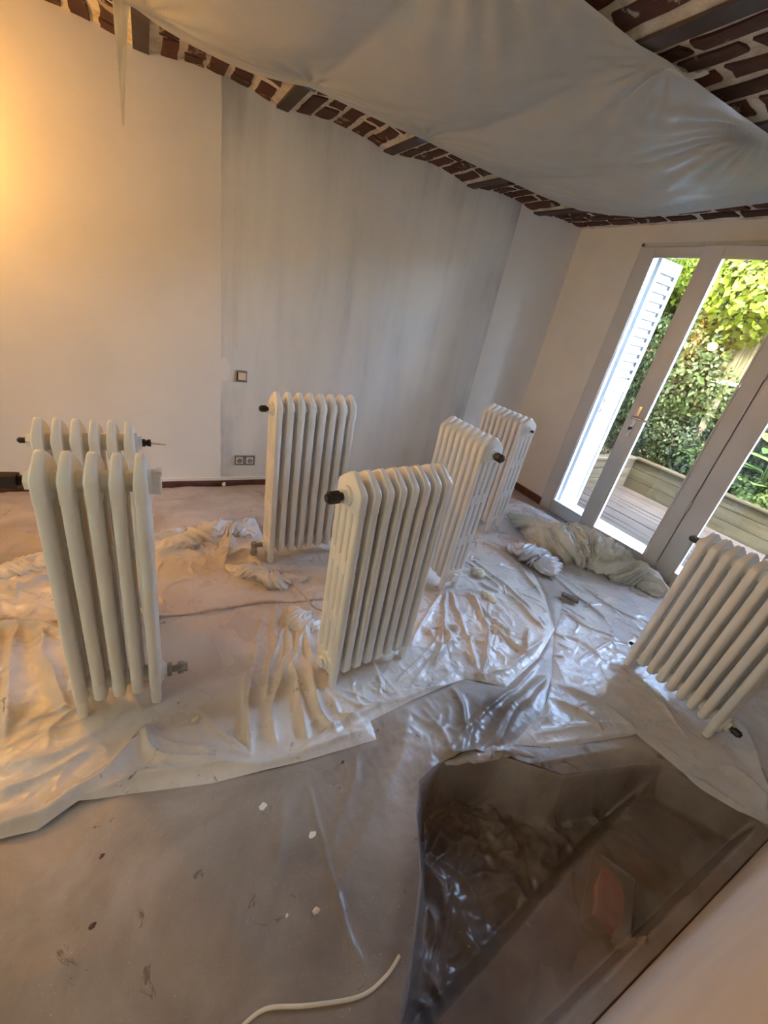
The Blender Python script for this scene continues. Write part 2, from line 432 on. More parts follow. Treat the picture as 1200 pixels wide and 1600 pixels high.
def fold(X, Y, H, pts, h, wd, wob=0.012):
    """add one fold along the polyline pts (world xy): a crest that wavers and tapers"""
    pts = smoothline([(p[0], p[1]) for p in pts], 5) if len(pts) > 2 else [np.array(p[:2], float) for p in pts]
    P = np.array(pts); L = max(len(P) - 1, 1); mg = wd * 4 + wob
    m = (X > P[:, 0].min() - mg) & (X < P[:, 0].max() + mg) & (Y > P[:, 1].min() - mg) & (Y < P[:, 1].max() + mg)
    if not m.any(): return
    x, y = X[m], Y[m]
    x = x + (vnoise(x * 9, y * 9, 1.3) - 0.5) * wob * 2; y = y + (vnoise(x * 9, y * 9, 7.7) - 0.5) * wob * 2
    best = np.full(x.shape, 1e9); tt = np.zeros(x.shape)
    for i in range(L):
        d, t = seg_dist(x, y, P[i], P[i + 1]); k = d < best
        best = np.where(k, d, best); tt = np.where(k, (i + t) / L, tt)
    ends = np.clip(np.minimum(tt, 1 - tt) * 5 + 0.25, 0, 1)
    H[m] += h * ends * np.exp(-(best / wd) ** 1.15)

def random_folds(X, Y, H, poly, n, ang, spread, hr, wr, lr, seed):
    rs = np.random.RandomState(seed); P = np.array(poly)
    lo, hi = P.min(0), P.max(0); k = 0; tries = 0
    while k < n and tries < n * 40:
        tries += 1
        p = lo + rs.rand(2) * (hi - lo)
        if not inside(np.array([p[0]]), np.array([p[1]]), poly)[0]: continue
        a = (ang(p) if callable(ang) else ang) + rs.randn() * spread; L = lr[0] + rs.rand() * (lr[1] - lr[0])
        q = p + np.array([math.cos(a), math.sin(a)]) * L
        mid = (p + q) / 2 + rs.randn(2) * L * 0.08
        fold(X, Y, H, [p, mid, q], (hr[0] + rs.rand() ** 2 * (hr[1] - hr[0])) * (1 if rs.rand() > .25 else -.5), wr[0] + rs.rand() * (wr[1] - wr[0]))
        k += 1

def sheet_mesh(name, poly, res, hfun, mat, thin=None, z0=0.0, edge_drop=0.0):
    P = np.array(poly); lo = P.min(0) - res; hi = P.max(0) + res
    nx = int((hi[0] - lo[0]) / res) + 2; ny = int((hi[1] - lo[1]) / res) + 2
    X, Y = np.meshgrid(lo[0] + np.arange(nx) * res, lo[1] + np.arange(ny) * res, indexing='ij')
    ins = inside(X, Y, poly)
    fi = ins[:-1, :-1] | ins[1:, :-1] | ins[1:, 1:] | ins[:-1, 1:]
    need = np.zeros(X.shape, bool)
    need[:-1, :-1] |= fi; need[1:, :-1] |= fi; need[1:, 1:] |= fi; need[:-1, 1:] |= fi
    d = np.zeros(X.shape); idx = np.where(need)
    dd, qx, qy = poly_edge(X[idx], Y[idx], poly)
    i_in = ins[idx]
    xs = np.where(i_in, X[idx], qx); ys = np.where(i_in, Y[idx], qy); dd = np.where(i_in, dd, 0)
    zs = z0 + hfun(xs, ys, dd)
    if edge_drop: zs = zs - edge_drop * (1 - sstep(0, 0.012, dd))
    vid = np.full(X.shape, -1); vid[idx] = np.arange(len(xs))
    a = vid[:-1, :-1][fi]; b = vid[1:, :-1][fi]; c = vid[1:, 1:][fi]; e = vid[:-1, 1:][fi]
    faces = np.stack([a, b, c, e], 1)
    return grid_obj(name, np.stack([xs, ys, zs], 1), faces, mat, None if thin is None else thin(xs, ys, dd))

def grid_obj(name, verts, faces, mat, thin=None, attr='thin'):
    me = bpy.data.meshes.new(name)
    me.vertices.add(len(verts)); me.vertices.foreach_set('co', np.asarray(verts, np.float32).ravel())
    k = faces.shape[1]
    me.loops.add(faces.size); me.loops.foreach_set('vertex_index', faces.astype(np.int32).ravel())
    me.polygons.add(len(faces)); me.polygons.foreach_set('loop_start', (np.arange(len(faces)) * k).astype(np.int32))
    me.polygons.foreach_set('loop_total', np.full(len(faces), k, np.int32))
    me.update(calc_edges=True); me.validate()
    me.polygons.foreach_set('use_smooth', np.ones(len(me.polygons), bool))
    if thin is not None:
        at = me.attributes.new(attr, 'FLOAT', 'POINT'); at.data.foreach_set('value', np.asarray(thin, np.float32))
    return link(name, me, M[mat])

# ------------------------------------------------------------------ room shell
YB, XR, XL, YF, YN = 3.1134, 3.3834, -2.2, -0.085, -2.0      # back, right, left, wall by the camera, far end behind the camera
ZC = 2.36                                                     # underside of the ceiling beams
PIT = [(.30, -.085), (.36, .06), (.42, .14), (.497, .211), (.613, .35), (.69, .50), (.75, .585), (.86, .615), (1.0, .595), (1.123, .55), (1.315, .395),
       (1.5, .345), (1.66, .305), (1.78, .262), (1.88, .12), (1.955, -.03), (1.96, -.085)]

# floor slab with the stair opening let into it
bm = bmesh.new()
ring = [(XL, YN), (.30, YN), (.30, YF)] + PIT[1:] + [(XR, YF), (XR, YB), (XL, YB)]
vs = [bm.verts.new((x, y, 0)) for x, y in ring]
f = bm.faces.new(vs)
bmesh.ops.triangulate(bm, faces=[f])
for i in range(len(PIT) - 1):
    (x0, y0), (x1, y1) = PIT[i], PIT[i + 1]
    bm.faces.new([bm.verts.new(p) for p in ((x0, y0, 0), (x1, y1, 0), (x1, y1, -.5), (x0, y0, -.5))])
floor = struct(obj('floor', bm, 'floor'), 'brown floor covering under the dust sheets')
# stair steps inside the opening
bm = bmesh.new(); box(bm, .1, 2.1, -.085, .75, -.55, -.315); lower = struct(obj('floor_stair_landing', bm, 'stairwood'), 'dark brown stair landing under clear film')
bm = bmesh.new()
for x0, x1, y0, y1 in ((.1, .62, .052, .117), (.62, 1.3, .117, .20), (1.3, 2.1, .20, .30)): pass
vs0 = [bm.verts.new((x, y, z)) for z in (-.5, -.125) for x, y in ((.1, -.085), (2.1, -.085), (2.1, .285), (.1, .04))]
for q in ((0, 1, 2, 3), (4, 5, 6, 7), (0, 1, 5, 4), (1, 2, 6, 5), (2, 3, 7, 6), (3, 0, 4, 7)): bm.faces.new([vs0[i] for i in q])
tread = obj('stair_tread', bm, 'stairwood', lower)
bm = bmesh.new(); box(bm, .3, 1.97, -.085, -.04, -.125, -.005, bev=.004); obj('stair_stringer', bm, 'stairwood', lower)

def wall(name, dims, mat='paint_wall', label=None):
    return struct(boxobj(name, dims, mat), label)
bm = bmesh.new(); box(bm, XL - .2, XR + .25, YB, YB + .2, -.3, 4.2)
wb = struct(obj('wall_back', bm, 'backwall'), 'white back wall with a large rubbed-down grey plaster patch')
wall('wall_left', (XL - .2, XL, YN - .2, YB, -.3, 2.9))
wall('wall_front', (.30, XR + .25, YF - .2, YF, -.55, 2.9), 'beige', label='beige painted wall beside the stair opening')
wall('wall_passage', (.30, .5, YN - .2, YF - .2, -.3, 2.9))
wall('wall_behind', (XL - .2, .5, YN - .2, YN, -.3, 2.9))

# right wall around the glazed door: opening y 0.42..2.44, z 0..2.245
DY0, DY1, DZ1 = 0.55, 2.44, 2.245
bm = bmesh.new()
box(bm, XR, XR + .25, DY1, YB + .2, -.3, 4.2); box(bm, XR, XR + .25, YF - .3, DY0, -.3, 4.2)
box(bm, XR, XR + .25, DY0, DY1, DZ1, 4.2); box(bm, XR, XR + .25, DY0, DY1, -.3, -.002)  # unseen upper part is added height that shades the garden from the sun
struct(obj('wall_right', bm, 'paint_wall'), 'white wall around the glazed garden door')

# ------------------------------------------------------------------ ceiling: brick vaults between steel beams
BX = [.048 + .694 * k for k in range(-4, 6)]
def vault_z(x):
    k = math.floor((x - .048) / .694); t = (x - .048 - .694 * k) / .694
    return ZC + .006 + .040 * (1 - (2 * t - 1) ** 2)
xs = np.unique(np.concatenate([np.linspace(b, b + .694, 15) for b in BX[:-1]] + [np.array([XR + .01])]))
xs = xs[(xs > XL - .05) & (xs <= XR + .011)]
ys = np.linspace(YN - .05, YB + .05, 60)
V = np.array([(x, y, vault_z(x) + .004 * (vnoise(x * 9, y * 9, 2.) - .5)) for x in xs for y in ys]); ny_ = len(ys)
F = np.array([(i * ny_ + j, i * ny_ + j + 1, (i + 1) * ny_ + j + 1, (i + 1) * ny_ + j) for i in range(len(xs) - 1) for j in range(ny_ - 1)])
ceil = grid_obj('ceiling', V, F, 'mortar'); struct(ceil, 'brick vaulted ceiling with thick pale mortar joints')
boxobj('slab', (XL - .2, XR + .25, YN - .2, YB + .2, 2.62, 2.72), 'mortar', ceil)
for b in BX:
    if b < XL or b > XR: continue
    bm = bmesh.new(); box(bm, b - .034, b + .034, YN, YB + .02, ZC, ZC + .012); box(bm, b - .005, b + .005, YN, YB + .02, ZC + .012, ZC + .2)
    obj('steel_beam', bm, 'beam', ceil)
def brick_mesh(seed):
    rs = random.Random(seed); bm = bmesh.new(); hw, hl = .046, .108
    base = [(-hw, -hl), (0, -hl), (hw, -hl), (hw, -hl * .35), (hw, hl * .35), (hw, hl), (0, hl), (-hw, hl), (-hw, hl * .35), (-hw, -hl * .35)]
    pts = [(x + rs.uniform(-.007, .006), y + rs.uniform(-.008, .007)) for x, y in base]
    lo = [bm.verts.new((x * .95, y * .98, -.0075 + rs.uniform(-.003, .002))) for x, y in pts]; up = [bm.verts.new((x, y, .012)) for x, y in pts]
    bm.faces.new(lo[::-1]); n = len(pts)
    for k in range(n): bm.faces.new((lo[k], lo[(k + 1) % n], up[(k + 1) % n], up[k]))
    me = bpy.data.meshes.new('brick'); bmesh.ops.recalc_face_normals(bm, faces=bm.faces); bm.to_mesh(me); bm.free(); me.materials.append(M['brick']); return me
BM = [brick_mesh(k) for k in range(9)]
nb = 0
for bi, b in enumerate(BX):
    if b < -1.4 or b > 3.0: continue
    for c in range(5):
        x = b + .062 + (c + .5) * (.694 - .124) / 5
        if x > XR - .05: continue
        for r in range(14):
            y = YB - .10 - r * .236 - (.118 if (c + bi) % 2 else 0)
            if y > YB - .02: continue
            show = y > 2.38 or (x > 2.85 and y > .3) or (x > .9 and .25 < y < 1.55)
            if b < -.7 and y < 2.6: show = False
            if not show: continue
            o = link('brick', BM[random.randrange(9)], None, ceil); nb += 1
            s = (vault_z(x + .01) - vault_z(x - .01)) / .02
            o.location = (x + random.uniform(-.004, .004), y + random.uniform(-.01, .01), vault_z(x)); o.rotation_euler = (0, -math.atan(s), random.uniform(-.035, .035))
            o.scale = (random.uniform(.80, .98), random.uniform(.82, 1.0), 1)
        if (c + bi) % 2:      # half bricks against the back wall
            o = link('brick', BM[random.randrange(9)], None, ceil); nb += 1
            s = (vault_z(x + .01) - vault_z(x - .01)) / .02
            o.location = (x, YB - .055, vault_z(x)); o.rotation_euler = (0, -math.atan(s), random.uniform(-.03, .03)); o.scale = (.97, .46, 1)
print('bricks', nb)

# ------------------------------------------------------------------ baseboards and plaster lip
struct(boxobj('baseboard_back', (-1.2, XR, YB - .016, YB, 0, .05), 'basebrown', bev=.003), 'low brown baseboard along the back wall')
struct(boxobj('trim_1', (-1.2, XR, YB - .010, YB, .05, .075), 'paint_wall', bev=.003), 'painted plaster lip above the back baseboard')
struct(boxobj('baseboard_right', (XR - .016, XR, DY1 + .012, YB - .016, 0, .075), 'basebrown', bev=.003), 'brown baseboard between the corner and the garden door')

# ------------------------------------------------------------------ glazed garden door
door = struct(empty('door_1', (XR, 0, 0)), 'white glazed garden door with a narrow fixed light and two leaves')
def frame_piece(bm, y0, y1, z0, z1, x0=-.02, x1=.05, bev=.006): box(bm, x0, x1, y0, y1, z0, z1, bev=bev)
bm = bmesh.new()
frame_piece(bm, 2.335, DY1 + .012, 0, DZ1); frame_piece(bm, .55, .61, 0, DZ1)
frame_piece(bm, .61, 2.335, 2.185, DZ1); frame_piece(bm, 1.90, 2.335, .0, .115)
frame_piece(bm, 1.90, 1.945, .115, 2.185)
obj('door_frame', bm, 'upvc', door)
bm = bmesh.new(); box(bm, -.012, .0, DY1 + .006, DY1 + .03, 0, DZ1 + .025); box(bm, -.012, 0, .5, DY1 + .03, DZ1 + .002, DZ1 + .028); obj('door_architrave', bm, 'upvc', door)
def bead(bm, y0, y1, z0, z1, x0, x1, t=.012):
    for d in ((y0, y0 + t, z0, z1), (y1 - t, y1, z0, z1), (y0, y1, z0, z0 + t), (y0, y1, z1 - t, z1)): box(bm, x0, x1, *d, bev=.003)
bm = bmesh.new(); bead(bm, 1.945, 2.335, .115, 2.185, -.026, -.014); obj('glazing_bead', bm, 'upvc', door)
boxobj('pane', (.018, .022, 1.945, 2.335, .115, 2.185), 'glass', door)
def leaf(hinge_y, width, ang, name):
    # local: hinge at the origin, the leaf runs along +y, outside is +x
    o_bm = bmesh.new(); W_ = width
    box(o_bm, -.035, .03, 0, .098, .012, 2.228, bev=.006); box(o_bm, -.035, .03, W_ - .125, W_, .012, 2.228, bev=.006)
    box(o_bm, -.035, .03, .098, W_ - .125, .012, .125, bev=.006); box(o_bm, -.035, .03, .098, W_ - .125, 2.165, 2.228, bev=.006)
    lf = obj('door_leaf', o_bm, 'upvc', door); lf.location = (-.02, hinge_y, 0); lf.rotation_euler = (0, 0, ang)
    bm = bmesh.new(); bead(bm, .098, W_ - .125, .125, 2.165, -.042, -.03); obj('glazing_bead', bm, 'upvc', lf)
    boxobj('pane', (-.004, 0, .096, W_ - .123, .123, 2.167), 'glass', lf)
    return lf
AJ = math.radians(5.3)
leaf1 = leaf(1.252, .685, AJ, 'a')
leaf2 = leaf(.62, .622, 0.0, 'b')
boxobj('door_gap_strip', (-.012, .012, 1.236, 1.262, .012, 2.2), 'black', door)  # black strip added to stop daylight leaking between the two leaves
# handle with its backplate and key
bm = bmesh.new(); yh = .685 - .07
box(bm, -.046, -.035, yh - .016, yh + .016, .93, 1.17, bev=.004)
hp = obj('handle_plate', bm, 'chrome', leaf1, smooth=True)
bm = bmesh.new(); cyl(bm, (-.046, yh, 1.085), (-.085, yh, 1.085), .011); tube(bm, [(-.085, yh + .012, 1.085), (-.09, yh - .03, 1.085), (-.088, yh - .075, 1.083), (-.08, yh - .125, 1.08)], [.011, .011, .009, .008], 10)
obj('handle', bm, 'chrome', leaf1, smooth=True)
bm = bmesh.new(); cyl(bm, (-.046, yh, 1.0), (-.058, yh, 1.0), .009); box(bm, -.078, -.056, yh - .003, yh + .003, .985, 1.01); obj('key', bm, 'black', leaf1)
for z in (.10, .62, 1.56, 2.1):
    bm = bmesh.new(); cyl(bm, (-.045, -.004, z - .045), (-.045, -.004, z + .045), .009, n=10); obj('hinge', bm, 'upvc', leaf1, smooth=True)
# stone sill outside, reveals
struct(boxobj('trim_2', (XR + .05, 3.88, .4, 2.55, -.14, -.004), 'stone', bev=.004), 'white threshold sill outside the garden door')
# shutters folded open outside
def shutter(y, label):
    s = empty('shutter', (3.49, y, 0), 0, label, 'shutter')
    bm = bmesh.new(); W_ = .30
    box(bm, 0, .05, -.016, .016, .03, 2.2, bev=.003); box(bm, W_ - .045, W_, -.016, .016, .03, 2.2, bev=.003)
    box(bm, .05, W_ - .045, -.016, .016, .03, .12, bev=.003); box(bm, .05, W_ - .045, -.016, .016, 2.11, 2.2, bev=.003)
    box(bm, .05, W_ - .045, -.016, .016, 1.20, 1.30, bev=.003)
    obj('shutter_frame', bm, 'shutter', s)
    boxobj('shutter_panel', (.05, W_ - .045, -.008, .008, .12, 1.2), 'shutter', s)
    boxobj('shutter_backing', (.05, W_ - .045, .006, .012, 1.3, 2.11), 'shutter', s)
    for k in range(12):
        z = 1.315 + k * .0665; bm = bmesh.new(); box(bm, .052, W_ - .047, -.012, .006, z, z + .035, bev=.003); o = obj('slat', bm, 'shutter', s)
    bm = bmesh.new(); tube(bm, [(.02, -.018, 1.0), (.02, -.03, 1.02), (.02, -.03, 1.1), (.02, -.018, 1.12)], .006); obj('shutter_latch', bm, 'grey_metal', s)
    return s
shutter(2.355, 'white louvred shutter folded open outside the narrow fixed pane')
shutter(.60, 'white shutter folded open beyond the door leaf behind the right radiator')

# ------------------------------------------------------------------ garden
deck = struct(empty('floor_terrace', (0, 0, 0)), 'weathered wooden deck outside the garden door')
for k in range(15):
    x0 = 3.9 + k * .1165
    o = boxobj('plank', (-.0545, .0545, -2.2, 2.2, -.028, 0), 'deck', deck, bev=.004) if k == 0 else link('plank', pl, None, deck)
    if k == 0: pl = o.data
    o.location = (x0 + .055, 1.2, -.1 + random.uniform(-.002, .002))
wall('floor_ground', (XR + .25, 9, -3, 8, -.35, -.14), 'soil', 'dark soil under the deck')
bed = empty('planter', (5.6, 2.94, -.1), 0, 'raised garden bed of stacked timber boards around the deck', 'planter')
for k, (z0, z1) in enumerate(((0, .135), (.14, .275), (.28, .40))):
    boxobj('board', (0, .05, -4.5, 0, z0, z1), 'sleeper', bed, bev=.006)
    boxobj('board', (-1.75, -.0, 0, .05, z0, z1), 'sleeperx', bed, bev=.006)
boxobj('coping', (-.03, .09, -4.5, .02, .40, .425), 'sleeper', bed, bev=.005); boxobj('coping', (-1.75, -.0, -.03, .09, .40, .425), 'sleeperx', bed, bev=.005)
bm = bmesh.new(); box(bm, .05, 1.6, -4.5, 1.9, .0, .33); box(bm, -1.7, .05, .05, 1.9, 0, .33); obj('soil', bm, 'soil', bed)
struct(boxobj('wall_garden', (7.4, 7.6, -3.5, 7, -.3, 2.9), 'soil'), 'dark garden wall behind the planting')
struct(boxobj('wall_garden_side', (3.7, 7.6, 5.2, 5.4, -.3, 2.9), 'soil'), 'dark garden wall beside the planting')

def leaf_mesh(name, pos, nrm, size, mat, seed, aspect=.62, droop=.5, parent=None):
    rs = np.random.RandomState(seed); n = len(pos)
    nrm = nrm + rs.randn(n, 3) * .55; nrm /= np.linalg.norm(nrm, axis=1)[:, None]
    down = np.tile(np.array([0, 0, -1.0]), (n, 1)) * droop + rs.randn(n, 3) * .6
    t = down - nrm * (down * nrm).sum(1)[:, None]; t /= np.linalg.norm(t, axis=1)[:, None] + 1e-9
    b = np.cross(nrm, t); s = size * (.6 + .8 * rs.rand(n))[:, None]
    base = pos; tip = pos + t * s; mid = pos + t * s * .42
    l_ = mid + b * s * aspect * .5 + nrm * s * .10; r_ = mid - b * s * aspect * .5 + nrm * s * .10; ml = mid
    v = np.stack([base, l_, tip, r_, ml], 1).reshape(-1, 3); k = np.arange(n)[:, None] * 5
    fc = np.concatenate([k + np.array([[0, 1, 4]]), k + np.array([[1, 2, 4]]), k + np.array([[2, 3, 4]]), k + np.array([[3, 0, 4]])])
    o = grid_obj(name, v, fc, mat, np.repeat(np.clip(.5 + rs.randn(n) * .25, 0, 1), 5), 'tone')
    o['kind'] = 'stuff'
    if parent is not None: o.parent = parent
    return o

def bush(name, label, cat, n, centre, radius, size, mat, seed, group=None, aspect=.62, shell=.35, stems=5):
    c = np.array(centre); rad = np.array(radius); rs = np.random.RandomState(seed)
    e = empty(name, (centre[0], centre[1], .22), 0, label, cat, group)
    d = rs.randn(n, 3); d /= np.linalg.norm(d, axis=1)[:, None]
    lump = .75 + .5 * vnoise(d[:, 0] * 2.6 + seed, d[:, 1] * 2.6, d[:, 2] * 2.6)
    rr = (1 - shell * rs.rand(n) ** 1.5) * lump
    p = d * rr[:, None] * rad
    p[:, 2] = np.maximum(p[:, 2], -c[2] + .24); p[:, 2] += c[2] - .22
    leaf_mesh('foliage', p, d / rad * rad.mean(), size, mat, seed + 1, aspect, parent=e)
    for k in range(stems):
        q = rs.randn(3) * .45 * rad; bm = bmesh.new()
        tube(bm, smoothline([(q[0] * .25, q[1] * .25, 0), (q[0] * .5, q[1] * .5, (c[2] - .22) * .5), (q[0], q[1], max(.1, c[2] - .22 + q[2] * .5))], 4), [.016 - .0012 * i for i in range(9)], 6)
        obj('stem', bm, 'bark', e)
    return e
bush('climbing_hedge', 'tall dark green hedge beyond the left end of the raised bed', 'hedge', 16000, (4.9, 3.75, 1.2), (1.15, .6, 1.4), .058, 'leaf_dark', 21)
bush('climbing_hedge', 'dense mid green hedge behind the bed corner facing the open door leaf', 'hedge', 16000, (6.35, 3.3, 1.25), (.7, .95, 1.3), .058, 'leaf_mid', 22)
bush('climbing_hedge', 'dark leafy hedge behind the broad leaved plants', 'hedge', 11000, (6.6, 1.4, 1.0), (.6, 1.3, 1.2), .06, 'leaf_dark', 23)
bush('vine', 'sunlit yellow green vine hanging over the top of the hedge', 'vine', 12000, (6.5, 2.9, 2.35), (.75, 1.6, .75), .085, 'leaf_bright', 24, aspect=.75)
bush('vine', 'bright green foliage at the top of the hedge beside the shutter', 'vine', 6000, (4.95, 3.9, 2.55), (1.2, .7, .55), .065, 'leaf_bright', 28)
bush('shrub', 'low grey green shrub growing at the corner of the raised bed', 'shrub', 5000, (6.0, 2.95, .55), (.36, .55, .45), .048, 'leaf_dark', 25)
bush('shrub', 'low mid green shrub spilling over the middle of the raised bed', 'shrub', 3000, (5.95, 2.25, .45), (.3, .45, .3), .055, 'leaf_mid', 26)
bush('ground_cover', 'pale green ground cover filling the raised bed beneath the broad leaves', 'plant', 5000, (5.95, 1.35, .36), (.3, .8, .22), .045, 'leaf_ground', 27, stems=2)
# broad leaved plant: each leaf a part
def broad_plant(x, y, n, seed, label):
    rs = random.Random(seed); e = empty('broad_leaved_plant', (x, y, .3), 0, label, 'plant', None)
    for k in range(n):
        a = rs.uniform(0, 2 * math.pi); tilt = rs.uniform(.1, .8); L = rs.uniform(.26, .40); W_ = L * rs.uniform(.62, .8); h0 = rs.uniform(.15, .62)
        bm = bmesh.new(); rows = []
        for i in range(7):
            t = i / 6; wv = W_ * .5 * (math.sin(math.pi * min(1, t * .96 + .04)) ** .7) * (1.1 - .35 * t)
            r0 = rs.uniform(.05, .06) + t * L
            row = []
            for j in range(-2, 3):
                s = j / 2; z = h0 + L * (.35 * t - .75 * tilt * t * t) + .12 * abs(s) * wv + .006 * math.sin(9 * s + 5 * t)
                row.append(bm.verts.new((math.cos(a) * r0 - math.sin(a) * wv * s, math.sin(a) * r0 + math.cos(a) * wv * s, z)))
            rows.append(row)
        for r0, r1 in zip(rows, rows[1:]):
            for j in range(4): bm.faces.new((r0[j], r0[j + 1], r1[j + 1], r1[j]))
        o = obj('leaf', bm, 'leaf_big', e, smooth=True)
        at = o.data.attributes.new('tone', 'FLOAT', 'POINT'); tv = rs.random(); at.data.foreach_set('value', [tv] * len(o.data.vertices))
        bm = bmesh.new(); tube(bm, [(0, 0, 0), (math.cos(a) * .03, math.sin(a) * .03, h0 * .6), (math.cos(a) * .055, math.sin(a) * .055, h0)], .006, 6); obj('stalk', bm, 'leaf_ground', o)
broad_plant(5.92, 1.70, 18, 3, 'broad leaved green plant in the raised bed, nearest the door leaf')
broad_plant(5.95, 1.22, 16, 4, 'broad leaved green plant at the right end of the raised bed')
broad_plant(5.88, 2.30, 8, 5, 'broad leaved plant half hidden by the right stile of the open leaf')
# fence panel among the leaves
fp = empty('fence_panel', (6.02, 2.42, 1.45), 0, 'pale wooden fence panel showing between the leaves', 'fence')
for k in range(4):
    boxobj('board', (0, .02, k * .085, k * .085 + .08, -.02, .55), 'fencewood', fp, bev=.003)
for d in ((-.03, .0, -.02, .36, -.05, -.01), (-.03, 0, -.045, -.01, -.05, .55)): boxobj('rail', d, 'pine', fp, bev=.003)
boxobj('post', (.0, .06, .15, .21, -1.3, .0), 'bark', fp)

# ------------------------------------------------------------------ cast-iron radiators
def plate(bm, outline, wd, bev):
    """closed outline in (d, z), thickness wd along x, rounded rim"""
    n = len(outline); P = [Vector(p) for p in outline]
    area = sum(P[i].x * P[(i + 1) % n].y - P[(i + 1) % n].x * P[i].y for i in range(n))
    sg = 1 if area > 0 else -1
    def off(q):
        r = []
        for i in range(n):
            a, b, c = P[i - 1], P[i], P[(i + 1) % n]
            e1 = (b - a).normalized(); e2 = (c - b).normalized()
            m = (Vector((-e1.y, e1.x)) + Vector((-e2.y, e2.x)))
            m = m.normalized() if m.length > 1e-6 else Vector((-e1.y, e1.x))
            k = max(.45, m.dot(Vector((-e1.y, e1.x))))
            r.append(b + m * sg * q / k)
        return r
    rings = []
    for x, q in ((-wd / 2, bev), (-wd / 2 + bev * .3, bev * .3), (-wd / 2 + bev, 0), (wd / 2 - bev, 0), (wd / 2 - bev * .3, bev * .3), (wd / 2, bev)):
        rings.append([bm.verts.new((x, p.x, p.y)) for p in off(q)])
    for a, b in zip(rings, rings[1:]):
        for k in range(n): bm.faces.new((a[k], a[(k + 1) % n], b[(k + 1) % n], b[k]))
    bm.faces.new(rings[0][::-1]); bm.faces.new(rings[-1])

def column(bm, d0, d1, wd, z0, z1, n=14):
    c = (d0 + d1) / 2; a = wd / 2; b = (d1 - d0) / 2; ra = []; rb = []
    for k in range(n):
        t = 2 * math.pi * (k + .5) / n; cx, sy = math.cos(t), math.sin(t)
        x = a * math.copysign(abs(cx) ** .75, cx); y = c + b * math.copysign(abs(sy) ** .6, sy)
        ra.append(bm.verts.new((x, y, z0))); rb.append(bm.verts.new((x, y, z1)))
    for k in range(n): bm.faces.new((ra[k], ra[(k + 1) % n], rb[(k + 1) % n], rb[k]))
    bm.faces.new(ra[::-1]); bm.faces.new(rb)

def section_mesh(pitch, D, h, ncol, fill=.68):
    bm = bmesh.new(); wd = pitch * fill; H2 = D / 2
    plate(bm, [(-H2, .868 * h), (-H2, .940 * h), (-H2 + .005, .953 * h), (-H2 * .75, .967 * h), (-H2 * .25, .996 * h), (-H2 * .10, 1.002 * h), (H2 * .10, 1.002 * h), (H2 * .25, .996 * h),
               (H2 * .75, .967 * h), (H2 - .005, .953 * h), (H2, .940 * h), (H2, .868 * h), (H2 * .5, .862 * h), (-H2 * .5, .862 * h)], wd, wd * .20)
    plate(bm, [(-H2, .155 * h), (-H2, .085 * h), (-H2 + .012, .066 * h), (-H2 * .4, .056 * h), (H2 * .4, .056 * h), (H2 - .012, .066 * h), (H2, .085 * h), (H2, .155 * h), (H2 * .5, .16 * h), (-H2 * .5, .16 * h)], wd, wd * .30)
    gap = .006; cw = (D - gap * (ncol - 1)) / ncol
    for k in range(ncol):
        d0 = -H2 + k * (cw + gap); column(bm, d0, d0 + cw, wd, .12 * h, .9 * h)
    for z in (.365 * h, .64 * h):
        for k in range(ncol - 1):
            d = -H2 + (k + 1) * (cw + gap) - gap / 2; o = .008 * (k - (ncol - 2) / 2)
            plate(bm, [(d - .011, z - .02 + o), (d - .007, z - .03 + o), (d + .007, z - .03 + o), (d + .011, z - .02 + o), (d + .011, z + .02 + o), (d + .007, z + .03 + o), (d - .007, z + .03 + o), (d - .011, z + .02 + o)], wd * 1.02, .004)
    for v in bm.verts:
        if v.co.z > .935 * h: v.co.x *= 1 - .34 * min(1.0, (v.co.z - .935 * h) / (.067 * h))
    for z in (.915 * h, .105 * h): cyl(bm, (-pitch / 2, 0, z), (pitch / 2, 0, z), .030, n=18)
    me = bpy.data.meshes.new('section'); bmesh.ops.recalc_face_normals(bm, faces=bm.faces); bm.to_mesh(me); bm.free()
    smooth_mesh(me, 45); me.materials.append(M['radiator']); return me

